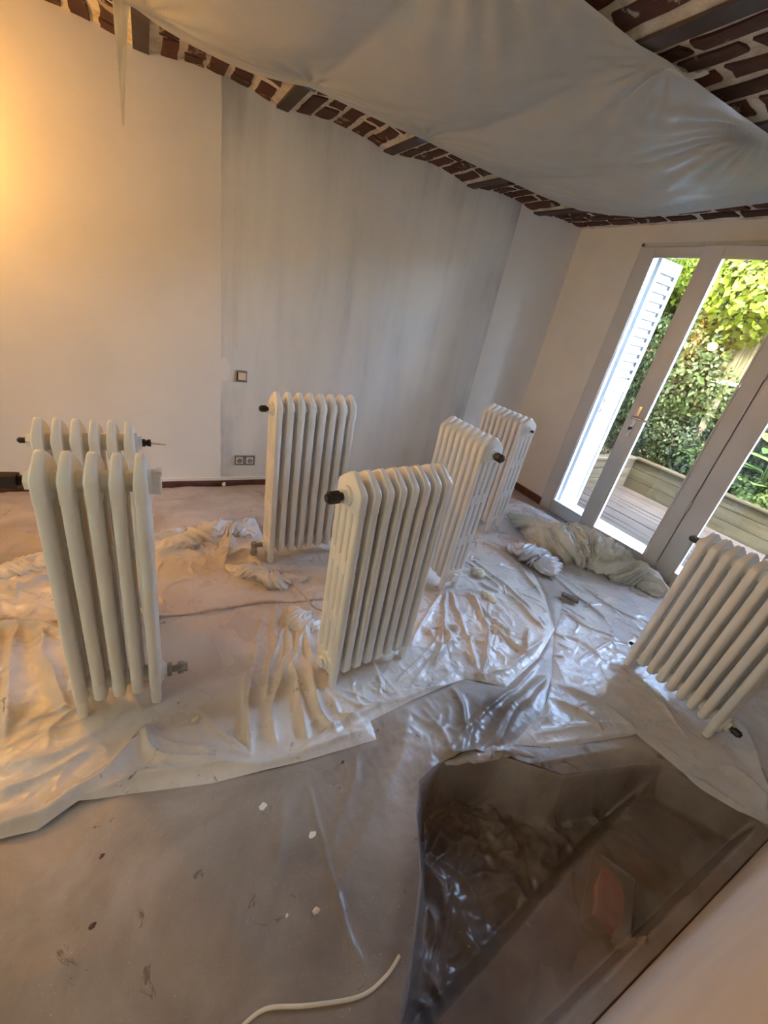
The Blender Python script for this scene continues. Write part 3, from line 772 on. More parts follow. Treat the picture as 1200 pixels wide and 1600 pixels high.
def radiator(name, x, y, th, n, L, D, h, label, ncol=4, tilt=0.0, fill=.68, z=.022, fittings=()):
    e = empty(name, (x, y, z), th, label, 'radiator', 'cast-iron radiators standing on the dust sheets'); e.rotation_euler = (0, tilt, th)
    pitch = L / (n - 1 + fill); me = section_mesh(pitch, D, h, ncol, fill); wd = pitch * fill
    for k in range(n):
        o = link('section', me, None, e); o.location = ((k - (n - 1) / 2) * pitch, 0, 0)
    bm = bmesh.new()                                       # one foot, shared by the four corners
    plate(bm, [(-.017, .10 * h), (.020, .10 * h), (.016, .04), (.019, .0), (-.013, .0), (-.014, .04)], wd * .95, wd * .25)
    fm = bpy.data.meshes.new('foot'); bmesh.ops.recalc_face_normals(bm, faces=bm.faces); bm.to_mesh(fm); bm.free(); smooth_mesh(fm, 45); fm.materials.append(M['radiator'])
    for sx in (-1, 1):
        for sd in (-1, 1):
            o = link('foot', fm, None, e); o.location = (sx * (n - 1) / 2 * pitch, sd * (D / 2 - .02), 0); o.rotation_euler = (0, 0, 0 if sd < 0 else math.pi)
    for sx in (-1, 1):
        for zz in (.915 * h, .105 * h):
            bm = bmesh.new(); x0 = sx * L / 2
            cyl(bm, (x0 - sx * .006, 0, zz), (x0 + sx * .008, 0, zz), .036, n=20); cyl(bm, (x0 + sx * .006, 0, zz), (x0 + sx * .022, 0, zz), .026, n=6)
            b = obj('bushing', bm, 'radiator', e, smooth=True)
            kind = dict(((f[0], f[1]), f[2]) for f in fittings).get((sx, 1 if zz > .5 * h else 0))
            X = lambda t: (x0 + sx * t, 0, zz)
            if kind in ('plug', 'plug_big', 'nub'):
                r = {'plug': .017, 'plug_big': .023, 'nub': .010}[kind]; q = r / .017
                bm = bmesh.new(); cyl(bm, X(.022), X(.022 + .012 * q), r * .62); cyl(bm, X(.022 + .010 * q), X(.022 + .036 * q), r, n=8); cyl(bm, X(.022 + .036 * q), X(.022 + .044 * q), r * .8, r * .6, n=8)
                t = obj('plug', bm, 'black', e); t['label'] = 'black plastic plug'
            elif kind == 'plug_pin':
                bm = bmesh.new(); cyl(bm, X(.022), X(.032), .015, n=8); cyl(bm, X(.030), X(.040), .010); cyl(bm, X(.038), X(.05), .014, n=8); t = obj('plug', bm, 'black', e); t['label'] = 'black plastic plug'
                bm = bmesh.new(); cyl(bm, X(.05), (x0 + sx * .10, -.006, zz - .004), .0045, .004, n=8); obj('pin', bm, 'cable', t)
            elif kind == 'union':
                bm = bmesh.new(); cyl(bm, X(.02), X(.035), .026, n=12); cyl(bm, X(.035), X(.06), .013); t = obj('union', bm, 'grey_metal', e)
                bm = bmesh.new(); cyl(bm, X(.055), X(.075), .023, n=6); cyl(bm, X(.075), X(.09), .018, n=6); obj('union_nut', bm, 'grey_metal', t)
            elif kind == 'valve':
                bm = bmesh.new(); cyl(bm, X(.02), X(.06), .014); cyl(bm, (x0 + sx * .07, 0, zz - .04), (x0 + sx * .07, 0, zz + .02), .017, n=12); t = obj('valve', bm, 'grey_metal', e)
                bm = bmesh.new(); cyl(bm, X(.058), X(.075), .021, n=6); cyl(bm, (x0 + sx * .07, 0, zz - .058), (x0 + sx * .07, 0, zz - .036), .022, n=6); obj('union_nut', bm, 'grey_metal', t)
            elif kind == 'bracket':
                bm = bmesh.new(); box(bm, x0 + sx * .02 - .012, x0 + sx * .02 + .012, -.024, .024, zz - .03, zz + .03, bev=.004); box(bm, min(x0 + sx * .018, x0 + sx * .034), max(x0 + sx * .018, x0 + sx * .034), -.016, .016, zz + .022, zz + .04, bev=.003)
                obj('end_cap', bm, 'radiator', e)
    return e
radiator('radiator', -.173, 1.264, -.06, 5, .262, .136, .978, 'white five-section radiator standing in front of the six-section one at left', 3, .015, .64,
         fittings=((-1, 1, 'plug_big'), (1, 1, 'bracket'), (1, 0, 'union')))
radiator('radiator', -.218, 1.69, -.02, 6, .292, .135, .932, 'white six-section radiator half hidden behind the five-section one at left', 3, 0, .64,
         fittings=((-1, 1, 'nub'), (1, 1, 'plug_pin')))
radiator('radiator', .752, 2.062, .085, 8, .452, .130, 1.0, 'white eight-section radiator in front of the two wall sockets', 4, -.011, .58,
         fittings=((-1, 1, 'plug'), (-1, 0, 'valve')))
radiator('radiator', .775, 1.145, .125, 8, .415, .158, .976, 'white eight-section radiator in the middle with a black plug at its left end', 4, -.02, .60,
         fittings=((-1, 1, 'plug_big'),))
radiator('radiator', 1.523, 1.690, -1.556, 8, .395, .140, .978, 'white radiator seen end on, just behind the middle radiator', 4, 0, .66,
         fittings=((1, 1, 'plug_big'), (-1, 1, 'plug')))
radiator('radiator', 2.349, 2.246, -1.503, 8, .41, .160, .948, 'white radiator farthest back, nearest the room corner', 4, 0, .66,
         fittings=((1, 1, 'nub'), (-1, 1, 'nub')))
radiator('radiator', 2.205, .468, -1.634, 9, .458, .14, .834, 'white nine-section radiator at the right edge, in front of the glazed door', 3, 0, .66,
         fittings=((-1, 1, 'plug'), (1, 0, 'plug'), (-1, 0, 'nub')))
RADS = [(-.173, 1.264, -.06, .262, .136), (-.218, 1.69, -.02, .292, .135), (.752, 2.062, .085, .452, .13), (.775, 1.145, .125, .415, .158), (1.523, 1.69, -1.556, .395, .14), (2.349, 2.246, -1.503, .41, .16), (2.205, .468, -1.634, .458, .14)]
def clear_radiators(x, y, z, zmax=.020):
    for cx, cy, th, L, D in RADS:
        c, s = math.cos(th), math.sin(th); u = (x - cx) * c + (y - cy) * s; v = -(x - cx) * s + (y - cy) * c
        d = np.maximum(np.abs(u) - L / 2, np.abs(v) - D / 2)
        k = 1 - sstep(.0, .06, d); z = np.where(k > 0, np.minimum(z, zmax * k + z * (1 - k)), z)
    return z

# ------------------------------------------------------------------ dust sheets on the floor
W = lambda *pp: [fl(u, v)[:2] for u, v in pp]
S1 = W((-40, 1325), (60, 1302), (125, 1258), (200, 1243), (330, 1226), (480, 1190), (588, 1157), (578, 1128), (640, 1098), (725, 1062), (790, 1075), (840, 1030), (866, 985),
       (850, 930), (826, 884), (790, 858), (750, 842), (660, 868), (560, 850), (415, 850), (398, 812), (330, 820), (240, 848), (120, 868), (-40, 905))
S2 = W((864, 997), (862, 1060), (850, 1110), (800, 1165), (867, 1171), (930, 1160), (992, 1150), (1030, 1178), (1090, 1232), (1150, 1268), (1196, 1290)) + \
     [(2.5, -.07), (3.34, -.07), (3.34, 1.0)] + W((1012, 908), (950, 868), (905, 838), (850, 800), (812, 782), (775, 795), (735, 838), (790, 856), (845, 885), (882, 935))
def near_poly(x, y, poly, m): 
    d, _, _ = poly_edge(x, y, poly); return np.where(inside(x, y, poly), 1.0, 1 - sstep(0, m, d))

def h_floor(x, y, d):
    H = .004 * (vnoise(x * 3, y * 3, 3.) + .5 * vnoise(x * 7, y * 7, 5.)) 
    for pts, h, wd in (((( 478, 1228), (500, 1310), (535, 1420), (572, 1540)), .007, .006), (((0, 1560), (150, 1500), (300, 1475), (420, 1490)), .008, .05), (((640, 1100), (620, 1200), (560, 1330), (500, 1480)), .010, .03),
                       (((560, 1180), (540, 1260), (520, 1330)), .008, .02), (((440, 1240), (440, 1300), (430, 1380)), .006, .015), (((700, 1070), (720, 1110), (722, 1160), (705, 1195)), .018, .014), (((690, 1190), (730, 1140), (800, 1080), (850, 1020)), .016, .012),
                       (((700, 1200), (760, 1165), (790, 1120), (840, 1060)), .022, .016), (((770, 1175), (800, 1120), (850, 1060)), .020, .014), (((690, 1185), (760, 1182), (800, 1178)), .022, .012), (((700, 1230), (740, 1195), (790, 1180)), .02, .012), (((640, 1240), (700, 1215), (760, 1205)), .012, .012),
                       (((820, 1200), (900, 1185), (980, 1170)), .010, .010), (((660, 1110), (690, 1150), (700, 1190)), .01, .012),
                       (((0, 790), (80, 800), (160, 795)), .014, .03), (((230, 790), (330, 780), (410, 775)), .010, .02), (((240, 800), (300, 830), (400, 800)), .012, .02), (((0, 830), (100, 850), (220, 830)), .02, .04)):
        fold(x, y, H, W(*pts), h, wd)
    rear = sstep(2.2, 2.45, y); mid = np.exp(-(((x - .95) / .30) ** 2 + ((y - .72) / .22) ** 2)); right = np.exp(-(((x - 1.45) / .3) ** 2 + ((y - .42) / .12) ** 2))
    H += .013 * rear * (crumple(x, y, 0, 5.5, 2) + .25) + .022 * (mid + .6 * right) * (crumple(x, y, 0, 9, 4) + .3)
    H += .0022 * crumple(x, y, 0, 14, 6)
    u = np.maximum(near_poly(x, y, S1, .03), near_poly(x, y, S2, .03)); H *= 1 - .85 * u
    return clear_radiators(x, y, np.maximum(H, 0) + .002, .018)
def thin_floor(x, y, d):
    a = np.exp(-(((x - 1.16) / .16) ** 2 + ((y - .70) / .10) ** 2)) * 1.4 + .35 * np.exp(-(((x - .5) / .4) ** 2 + ((y - .2) / .25) ** 2)) + .45 * (1 - sstep(0, .08, poly_edge(x, y, PIT)[0]))
    a += .55 * sstep(1.1, .75, y) * sstep(.9, .5, x) + .5 * np.exp(-((y - 2.28) / .10) ** 2) * sstep(1.6, 1.2, x)
    return np.clip(a + .5 * (vnoise(x * 4, y * 4, 8.) - .5), 0, 1)
S0 = [(-1.3, YB - .03), (3.34, YB - .03), (3.34, -.075), (1.965, -.075)] + [(x, y) for x, y in PIT[::-1][1:-1]] + [(.31, -.07), (-.6, -.4), (-1.3, -.4)]
o = sheet_mesh('plastic_sheet', S0, .0075, h_floor, 'film_floor', thin_floor, .003)
tag(o, 'thin dusty plastic film lying flat over the brown floor, lowest of the sheets', 'plastic sheet')

def h_s1(x, y, d):
    H = np.zeros(x.shape) + .006
    F1 = [(((-40, 1308), (60, 1285), (130, 1240), (200, 1185), (238, 1140)), .045, .030), (((90, 1268), (240, 1216), (420, 1196), (500, 1172), (578, 1145)), .026, .018), (((230, 1150), (245, 1180), (300, 1190), (360, 1200)), .026, .016),
          (((470, 1178), (545, 1130), (620, 1100), (715, 1066)), .022, .013), (((240, 1160), (300, 1170), (390, 1188)), .02, .015), (((300, 1110), (350, 1150), (380, 1180)), .012, .012),
          (((450, 975), (448, 1040), (425, 1110), (432, 1160)), .034, .016), (((475, 985), (486, 1040), (495, 1110), (528, 1150)), .036, .013), (((412, 960), (400, 1020), (392, 1090), (388, 1170)), .030, .016), (((500, 975), (470, 1000), (455, 1060)), .03, .015),
          (((430, 950), (425, 1020), (415, 1100)), .028, .014), (((460, 1040), (470, 1110), (480, 1160)), .028, .014), (((505, 1080), (530, 1120), (560, 1130)), .02, .012), (((510, 1085), (560, 1110), (600, 1105)), .016, .010),
          (((385, 1060), (385, 1120), (388, 1185)), .018, .010),
          (((-40, 912), (80, 884), (180, 862), (240, 853), (330, 832), (395, 820)), .055, .035), (((240, 875), (300, 860), (400, 850)), .035, .022), (((0, 935), (100, 905), (200, 890)), .030, .022), (((350, 880), (390, 870), (420, 900), (510, 895)), .045, .025), (((360, 905), (420, 912), (470, 915)), .04, .018), (((395, 820), (360, 850), (352, 890)), .04, .02),
          (((250, 850), (330, 845), (400, 835)), .03, .014),
          (((-20, 985), (60, 985), (120, 1002), (170, 985)), .03, .018), (((30, 990), (22, 1080), (12, 1160)), .035, .018), (((60, 988), (85, 1060), (110, 1120)), .03, .018), (((0, 990), (5, 1060), (-10, 1120)), .03, .02), (((110, 1010), (120, 1070), (140, 1110)), .02, .016), (((0, 1210), (80, 1190), (150, 1150)), .02, .016), (((0, 1250), (70, 1220), (140, 1180)), .02, .012),
          (((690, 925), (660, 975), (640, 1015)), .020, .012), (((695, 925), (690, 990), (680, 1050)), .022, .012), (((700, 925), (720, 980), (745, 1050)), .022, .012), (((730, 930), (760, 1000), (752, 1065)), .028, .014), (((755, 985), (790, 1005), (820, 1026)), .026, .009), (((822, 985), (820, 1024)), .03, .009), (((730, 935), (780, 985), (800, 990)), .02, .012),
          (((640, 1080), (690, 1020), (740, 1000)), .014, .010), (((670, 1050), (700, 1010), (690, 990)), .026, .015), (((760, 1060), (800, 1040), (850, 1000)), .018, .012), (((670, 990), (700, 985), (715, 990)), .03, .014), (((790, 930), (820, 960), (850, 985)), .02, .012), (((740, 880), (790, 920), (830, 960)), .02, .014), (((620, 1070), (660, 1030), (700, 980)), .016, .007),
          (((755, 850), (800, 880), (845, 935)), .022, .014), (((700, 870), (740, 890), (780, 925)), .02, .014)]
    for pts, h, wd in F1: fold(x, y, H, W(*pts), h * 1.0, wd)
    random_folds(x, y, H, S1, 46, lambda p: 1.35 if p[0] < 1.0 else 2.3, .5, (.006, .020), (.007, .014), (.10, .40), 5)
    random_folds(x, y, H, S1, 260, lambda p: 1.35 if p[0] < 1.0 else 2.3, .9, (.003, .013), (.004, .007), (.04, .22), 55)
    mid = np.exp(-(((x - .62) / .22) ** 2 + ((y - 1.15) / .35) ** 2)) + np.exp(-(((x - 1.35) / .4) ** 2 + ((y - 1.2) / .4) ** 2)) + sstep(1.9, 2.15, y) * sstep(1.2, .9, x) + .5 * sstep(-.15, -.35, x)
    flat = np.exp(-(((x - .25) / .30) ** 2 + ((y - 1.5) / .45) ** 2))
    H = H * (1 - .75 * flat) + (.026 * np.clip(mid, 0, 1.2) + .004) * (crumple(x, y, 0, 7.5, 3) + .3) * (1 - .8 * flat)
    H *= .5 + .5 * sstep(0, .04, d)
    return clear_radiators(x, y, np.maximum(H, .001))
def thin_s1(x, y, d):
    flat = np.exp(-(((x - .22) / .32) ** 2 + ((y - 1.45) / .5) ** 2))
    return np.clip(flat * 1.1 + .8 * (vnoise(x * 3.5, y * 3.5, 4.) - .45) + .25 * sstep(.3, -.3, x), 0, 1)
o = sheet_mesh('dust_sheet', S1, .005, h_s1, 'film_white', thin_s1, .0065, .004)
tag(o, 'rumpled whitish dust sheet under the left and middle radiators, folded hem in front', 'dust sheet')

def h_s2(x, y, d):
    H = np.zeros(x.shape) + .005
    F2 = [(((868, 1072), (930, 1100), (985, 1140), (1000, 1165)), .022, .014), (((870, 1100), (910, 1120), (940, 1150)), .018, .012), (((800, 1168), (900, 1160), (990, 1150)), .010, .012), (((990, 1150), (1045, 1195), (1120, 1245), (1190, 1288)), .014, .010),
          (((960, 1040), (1010, 1080), (1060, 1130)), .012, .03), (((760, 850), (800, 890), (840, 935)), .018, .014), (((800, 800), (840, 850), (860, 880)), .018, .014), (((860, 900), (900, 935), (950, 975)), .016, .012), (((910, 920), (950, 950), (1000, 975)), .014, .010), (((880, 960), (920, 985), (960, 1000)), .014, .010),
          (((880, 930), (870, 960), (866, 995)), .016, .010), (((1150, 1130), (1180, 1200), (1190, 1270)), .03, .02), (((1130, 1200), (1170, 1230), (1195, 1275)), .02, .012), (((960, 1000), (930, 1020), (900, 1040)), .01, .01), (((800, 1160), (850, 1120), (860, 1060)), .015, .012), (((830, 1150), (900, 1140), (980, 1140)), .012, .012)]
    for pts, h, wd in F2: fold(x, y, H, W(*pts), h, wd)
    random_folds(x, y, H, S2, 60, lambda p: 2.2, .55, (.005, .016), (.006, .013), (.08, .35), 9)
    random_folds(x, y, H, S2, 260, lambda p: 2.2, .9, (.002, .010), (.004, .007), (.04, .2), 99)
    H += .009 * (crumple(x, y, 0, 6.5, 8) + .3) + .003 * crumple(x, y, 0, 16, 5)
    under = np.exp(-(((x - 2.0) / .14) ** 2 + ((y - .5) / .28) ** 2)); H *= 1 - .7 * under
    H *= .5 + .5 * sstep(0, .04, d)
    return clear_radiators(x, y, np.maximum(H, .001))
def thin_s2(x, y, d):
    return np.clip(.25 * np.exp(-(((x - 1.75) / .35) ** 2 + ((y - .36) / .10) ** 2)) + .4 * (vnoise(x * 3.5, y * 3.5, 14.) - .5), 0, 1)
o = sheet_mesh('dust_sheet', S2, .005, h_s2, 'film_blue', thin_s2, .0062, .004)
tag(o, 'smooth white dust sheet between the stair opening and the garden door', 'dust sheet')

# film sagging into the stair opening
TILE = fl(952, 1408, -.10)
def h_pit(x, y, d):
    ab = .04 + .125 * x
    A = -.245 + .060 * crumple(x, y, 0, 6, 12) + .03
    B = -.106 + .008 * crumple(x, y, 0, 7, 15)
    k = sstep(-.012, .030, y - ab); z = B * (1 - k) + A * k
    z = np.where(y < -.018, z * (1 - sstep(-.020, -.045, y)) + .004 * sstep(-.02, -.045, y), z)
    dd, _, _ = poly_edge(x, y, PIT[:1] + PIT[1:-1] + [(1.965, -.3), (.3, -.3)])
    e = sstep(0, .075, dd + .012 * (vnoise(x * 8, y * 8, 3.) - .5) * sstep(0, .02, dd)); z = z * e + .003 * (1 - e)
    H = np.zeros(x.shape)
    for pts, h, wd in (((( .78, .56), (.82, .48), (.86, .40)), .03, .012), (((.95, .58), (.97, .50), (1.02, .44)), .03, .012), (((.86, .58), (.96, .52), (1.1, .50), (1.2, .47)), .03, .012), (((.70, .46), (.74, .35), (.70, .25)), .02, .010), (((1.0, .45), (1.1, .38), (1.05, .30)), .025, .012), (((1.15, .50), (1.22, .40), (1.3, .32)), .03, .014), (((.66, .40), (.68, .28), (.6, .2)), .02, .012), (((1.4, .36), (1.5, .30), (1.62, .285)), .02, .010),
                       (((.9, .45), (.95, .40), (1.0, .42)), .025, .010), (((1.35, .24), (1.45, .17), (1.5, .08)), .008, .007), (((1.2, .2), (1.12, .12), (1.1, .05)), .008, .006)):
        fold(x, y, H, pts, h, wd)
    random_folds(x, y, H, [(.62, .25), (.66, .5), (.9, .6), (1.15, .5), (1.3, .3)], 60, .9, 1.2, (.006, .022), (.005, .010), (.04, .16), 77)
    z = z + H * e
    u, v = (x - TILE[0]), (y - TILE[1]); c, s = math.cos(.5), math.sin(.5); u, v = u * c + v * s, -u * s + v * c
    td = np.maximum(np.abs(u) - .095, np.abs(v) - .052)
    z = z + .050 * (1 - sstep(-.0, .022, td)) * (1 - k)
    return z
def thin_pit(x, y, d):
    return np.clip(.45 + .65 * sstep(0, .16, d) + .4 * (vnoise(x * 6, y * 6, 1.) - .5), 0, 1)
o = sheet_mesh('plastic_sheet', [(x, max(y, -.080)) for x, y in PIT], .0055, h_pit, 'film_stairs', thin_pit, .0045)
tag(o, 'clear glossy plastic film sagging into the brown stair opening', 'plastic sheet')
bm = bmesh.new()
pts = [(-.085, -.03), (-.05, -.045), (.04, -.042), (.085, -.02), (.09, .03), (.02, .046), (-.06, .035)]
lo = [bm.verts.new((x, y, 0)) for x, y in pts]; up = [bm.verts.new((x * .96, y * .94, .034 + .004 * math.sin(9 * x))) for x, y in pts]
bm.faces.new(lo[::-1]); bm.faces.new(up)
for k in range(len(pts)): bm.faces.new((lo[k], lo[(k + 1) % len(pts)], up[(k + 1) % len(pts)], up[k]))
o = obj('terracotta_piece', bm, 'terracotta'); o.location = (TILE[0], TILE[1], -.124); o.rotation_euler = (0, 0, .5)
tag(o, 'broken red terracotta piece lying on the stair tread under clear film', 'rubble')

# bunched film by the door: lumpy crumpled roll
def crumpled_roll(name, spine, rad, label, seed, nu=240, nv=96, flat=.80, mat='film_crumple', amp=.62, sc=9.0):
    S = np.array(smoothline(spine, 12)); L = np.r_[0, np.cumsum(np.linalg.norm(np.diff(S, axis=0), axis=1))]
    t = np.linspace(0, L[-1], nu); P = np.stack([np.interp(t, L, S[:, k]) for k in range(2)], 1)
    T = np.gradient(P, axis=0); T /= np.linalg.norm(T, axis=1)[:, None]; N = np.stack([-T[:, 1], T[:, 0]], 1)
    u = t / L[-1]; rr = np.interp(u, np.linspace(0, 1, len(rad)), rad)
    th = np.linspace(0, 2 * np.pi, nv, endpoint=False); U, TH = np.meshgrid(np.arange(nu), th, indexing='ij')
    bx = P[U, 0] + N[U, 0] * np.cos(TH) * rr[U]; by = P[U, 1] + N[U, 1] * np.cos(TH) * rr[U]; bz = np.sin(TH) * rr[U]
    tw = TH + 2.2 * np.sin(u * 9 + seed)[U]; cx_, cy_ = np.cos(tw) * rr[U] * 1.6, np.sin(tw) * rr[U] * 1.6; tl = t[U] * .42
    cr = crumple(tl, cx_, cy_, sc, seed) + .45 * crumple(tl * 1.6, cx_, cy_, sc * 2.1, seed + 3) + .25 * crumple(bx, by, bz, sc, seed + 8)
    s = rr[U] * (1 + amp * 1.9 * cr) * (np.sin(np.pi * np.clip(u, .0, 1)) ** .25 + .05)[U]
    X = P[U, 0] + N[U, 0] * np.cos(TH) * s; Y = P[U, 1] + N[U, 1] * np.cos(TH) * s; Z = np.maximum(np.sin(TH) * s * flat + .40 * rr[U], .0)
    Z = .016 + Z
    k = np.arange(nu * nv).reshape(nu, nv); a = k[:-1]; b = k[1:]
    F_ = np.stack([a, b, np.roll(b, -1, 1), np.roll(a, -1, 1)], -1).reshape(-1, 4)
    o = grid_obj(name, np.stack([X, Y, Z], -1).reshape(-1, 3), F_, mat, np.zeros(nu * nv)); tag(o, label, 'plastic sheet'); return o
crumpled_roll('plastic_roll', W((796, 806), (830, 838), (868, 862), (905, 872), (955, 895), (1000, 915), (1032, 938)), [.035, .085, .12, .15, .14, .12, .085], 'cream heap of crumpled plastic film bunched along the foot of the garden door', 5)
crumpled_roll('crumpled_cloth', W((790, 858), (820, 872), (848, 888), (856, 905)), [.06, .09, .10, .06], 'small crumpled grey white bundle of film left of the cream heap', 9, 90, 48, .42, 'film_blue')
for sp, rd, lb, sd_, mt in ((((238, 864), (300, 850), (355, 838), (402, 838)), [.05, .07, .075, .05], 'bunched ridge of dust sheet left of the valve, along its back edge', 31, 'film_white'),
                            (((-30, 908), (60, 890), (150, 872), (236, 862)), [.05, .06, .06, .04], 'bunched ridge of dust sheet behind the five-section radiator', 33, 'film_white'),
                            (((352, 888), (385, 898), (430, 912), (480, 908)), [.03, .05, .05, .03], 'gathered lump of dust sheet under the grey valve', 35, 'film_white'),
                            (((452, 952), (472, 978), (500, 985)), [.025, .045, .03], 'small knot of gathered sheet left of the middle radiator', 37, 'film_white'),
                            (((694, 1196), (745, 1184), (800, 1176), (835, 1186)), [.010, .020, .018, .008], 'twisted lip of clear film at the rim of the stair opening', 39, 'film_floor')):
    o = crumpled_roll('bunched_sheet', W(*sp), rd, lb, sd_, 110, 48, .55, mt, .7, 11.0)
    o.location.z = -.008
o = crumpled_roll('paper_scrap', W((738, 893), (746, 902), (752, 908)), [.03, .04, .03], 'crumpled yellowish masking scrap beside the end-on radiator', 2, 40, 24, .6, 'paper', .4, 16); o['category'] = 'scrap'
o = crumpled_roll('paper_scrap', W((750, 928), (762, 938), (772, 948)), [.02, .03, .02], 'thin yellowish masking scrap farther from the end-on radiator', 4, 40, 24, .5, 'paper', .4, 16); o['category'] = 'scrap'

# ------------------------------------------------------------------ film under the ceiling
SHP = [(-.01, 2.66), (.017, 2.64), (.13, 2.72), (.25, 2.765), (.40, 2.785), (.53, 2.775), (.66, 2.71), (.756, 2.645), (.87, 2.65), (1.02, 2.66), (1.2, 2.665), (1.43, 2.652), (1.7, 2.68), (2.05, 2.70), (2.12, 2.69), (2.45, 2.70), (2.80, 2.655), (2.95, 2.52), (3.045, 2.34),
       (3.05, 2.1), (3.02, 1.89), (2.965, 1.53), (2.93, 1.235), (2.6, 1.215), (2.157, 1.24), (1.76, 1.268), (1.52, 1.282), (1.40, 1.305), (1.15, 1.31), (.7, 1.32), (.0, 1.33)]
PINS = [(.756, 2.64), (1.43, 2.65), (2.12, 2.69), (2.82, 2.65), (1.52, 1.28), (2.16, 1.24), (.05, 2.64), (.05, 1.33), (.75, 1.32), (2.82, 1.24), (3.04, 2.0)]
def h_ceil(x, y, d):
    t = ((x - .048) / .694) % 1.0
    s = -.030 * (1 - (2 * t - 1) ** 2) * sstep(0, .25, d) - .045 * sstep(0.05, .6, d)
    for i, (px_, py_) in enumerate(PINS):
        r = np.hypot(x - px_, y - py_); a = np.arctan2(y - py_, x - px_)
        amp = .016 if i == 5 else .009
        s += sstep(0, .08, d) * amp * np.exp(-r / .30) * sstep(.0, .10, r) * np.sin(a * (15 + i % 3 * 3) + 6 * vnoise(x * 3, y * 3, float(i)))
    g = np.exp(-(((x - 2.3) / .4) ** 2 + ((y - 1.55) / .35) ** 2))
    s += sstep(0, .1, d) * .007 * (crumple(x, y, 0, 2.6, 6)) + .012 * g * (ridged(x * .6 + y * .9, y * .5 - x * .7, 0, 7, 3) - .5)
    return s
def thin_c(x, y, d): return np.clip(.5 + .8 * (vnoise(x * 2, y * 2, 6.) - .5), 0, 1)
o = sheet_mesh('ceiling_film', SHP, .012, h_ceil, 'film_ceiling', thin_c, ZC - .006)
tag(o, 'translucent white plastic film taped up under the vaulted ceiling', 'plastic sheet')
# torn strip hanging from the left end of the film
def strip(name, pts, wds, label, mat='film_ceiling', nrm=(.35, -.9, 0)):
    S = np.array(smoothline(pts, 8)); n = len(S); wv = np.interp(np.linspace(0, 1, n), np.linspace(0, 1, len(wds)), wds)
    nn = np.array(nrm); T = np.gradient(S, axis=0); T /= np.linalg.norm(T, axis=1)[:, None]; B = np.cross(T, nn); B /= np.linalg.norm(B, axis=1)[:, None]
    V_ = []
    for j in range(7):
        q = j / 6 * 2 - 1; tw = .35 * np.sin(np.arange(n) * .25 + q)
        V_.append(S + B * (wv * q)[:, None] + nn * (np.abs(np.sin(q * 4 + np.arange(n) * .15)) * wv * .5)[:, None])
    V_ = np.stack(V_, 1).reshape(-1, 3); k = np.arange(n * 7).reshape(n, 7)
    F_ = np.stack([k[:-1, :-1], k[1:, :-1], k[1:, 1:], k[:-1, 1:]], -1).reshape(-1, 4)
    o = grid_obj(name, V_, F_, mat, np.zeros(n * 7)); tag(o, label, 'plastic strip'); return o
strip('film_strip', [(-.022, 2.66, 2.365), (-.028, 2.665, 2.28), (-.036, 2.665, 2.14), (-.045, 2.66, 1.97)], [.034, .026, .013, .003], 'pointed torn strip of film hanging down at the left end of the ceiling film')
strip('film_flap', [(1.62, 1.20, 2.348), (1.58, 1.235, 2.335), (1.52, 1.275, 2.335), (1.50, 1.32, 2.31), (1.52, 1.40, 2.268)], [.03, .035, .022, .012, .004], 'small torn flap of film stuck to the beam at the ceiling film edge', nrm=(.2, .3, -.93))
for i, (x, y) in enumerate(((.756, 2.655), (1.43, 2.665))):
    bm = bmesh.new(); box(bm, -.03, .03, -.018, .018, -.0015, 0, bev=.0006)
    o = obj('tape_piece', bm, 'tape'); o.location = (x + .012, y + .012, ZC - .0008); o.rotation_euler = (0, 0, .2 - .3 * i)
    tag(o, ('blue masking tape piece on the beam above the left of the grey patch', 'blue masking tape piece on the beam above the middle of the grey patch')[i], 'tape', 'blue tape pieces on the beams')

# ------------------------------------------------------------------ switch and sockets on the back wall
def plate_unit(x, z, w_, n_, label, cat):
    e = empty('wall_socket' if n_ == 2 else 'light_switch', (x, YB, z), 0, label, cat)
    bm = bmesh.new()
    for k in range(n_):
        c = (k - (n_ - 1) / 2) * .062
        for d in ((c - .031, c - .025, -.030, .030), (c + .025, c + .031, -.030, .030), (c - .031, c + .031, -.031, -.025), (c - .031, c + .031, .025, .031)): box(bm, d[0], d[1], -.009, 0, d[2], d[3])
    obj('mounting_frame', bm, 'grey_metal', e)
    boxobj('wall_box', (-.031 * n_, .031 * n_, -.0025, 0, -.032, .032), 'black', e)
    for k in range(n_):
        c = (k - (n_ - 1) / 2) * .062
        if n_ == 2:
            bm = bmesh.new(); box(bm, c - .021, c + .021, -.012, 0, -.021, .021, bev=.003); t = obj('socket_insert', bm, 'paint_wall', e)
            bm = bmesh.new(); cyl(bm, (c, -.0115, 0), (c, -.0135, 0), .017, n=20); t2 = obj('socket_well', bm, 'grey_metal', t)
            for s in (-1, 1):
                bm = bmesh.new(); cyl(bm, (c + s * .008, -.0132, 0), (c + s * .008, -.0142, 0), .003, n=8); obj('pin_hole', bm, 'black', t)
        else:
            bm = bmesh.new(); box(bm, -.017, .024, -.013, 0, -.020, .022, bev=.003); obj('rocker', bm, 'paper', e)
    e.scale = (1.25, 1, 1.25)
    return e
plate_unit(.591 * .9375, .916 * .9375, .06, 1, 'cream light switch without its cover plate on the grey patch', 'switch')
plate_unit(.634 * .9375 , .230 * .9375, .06, 2, 'double wall socket without its cover low on the grey patch', 'socket')

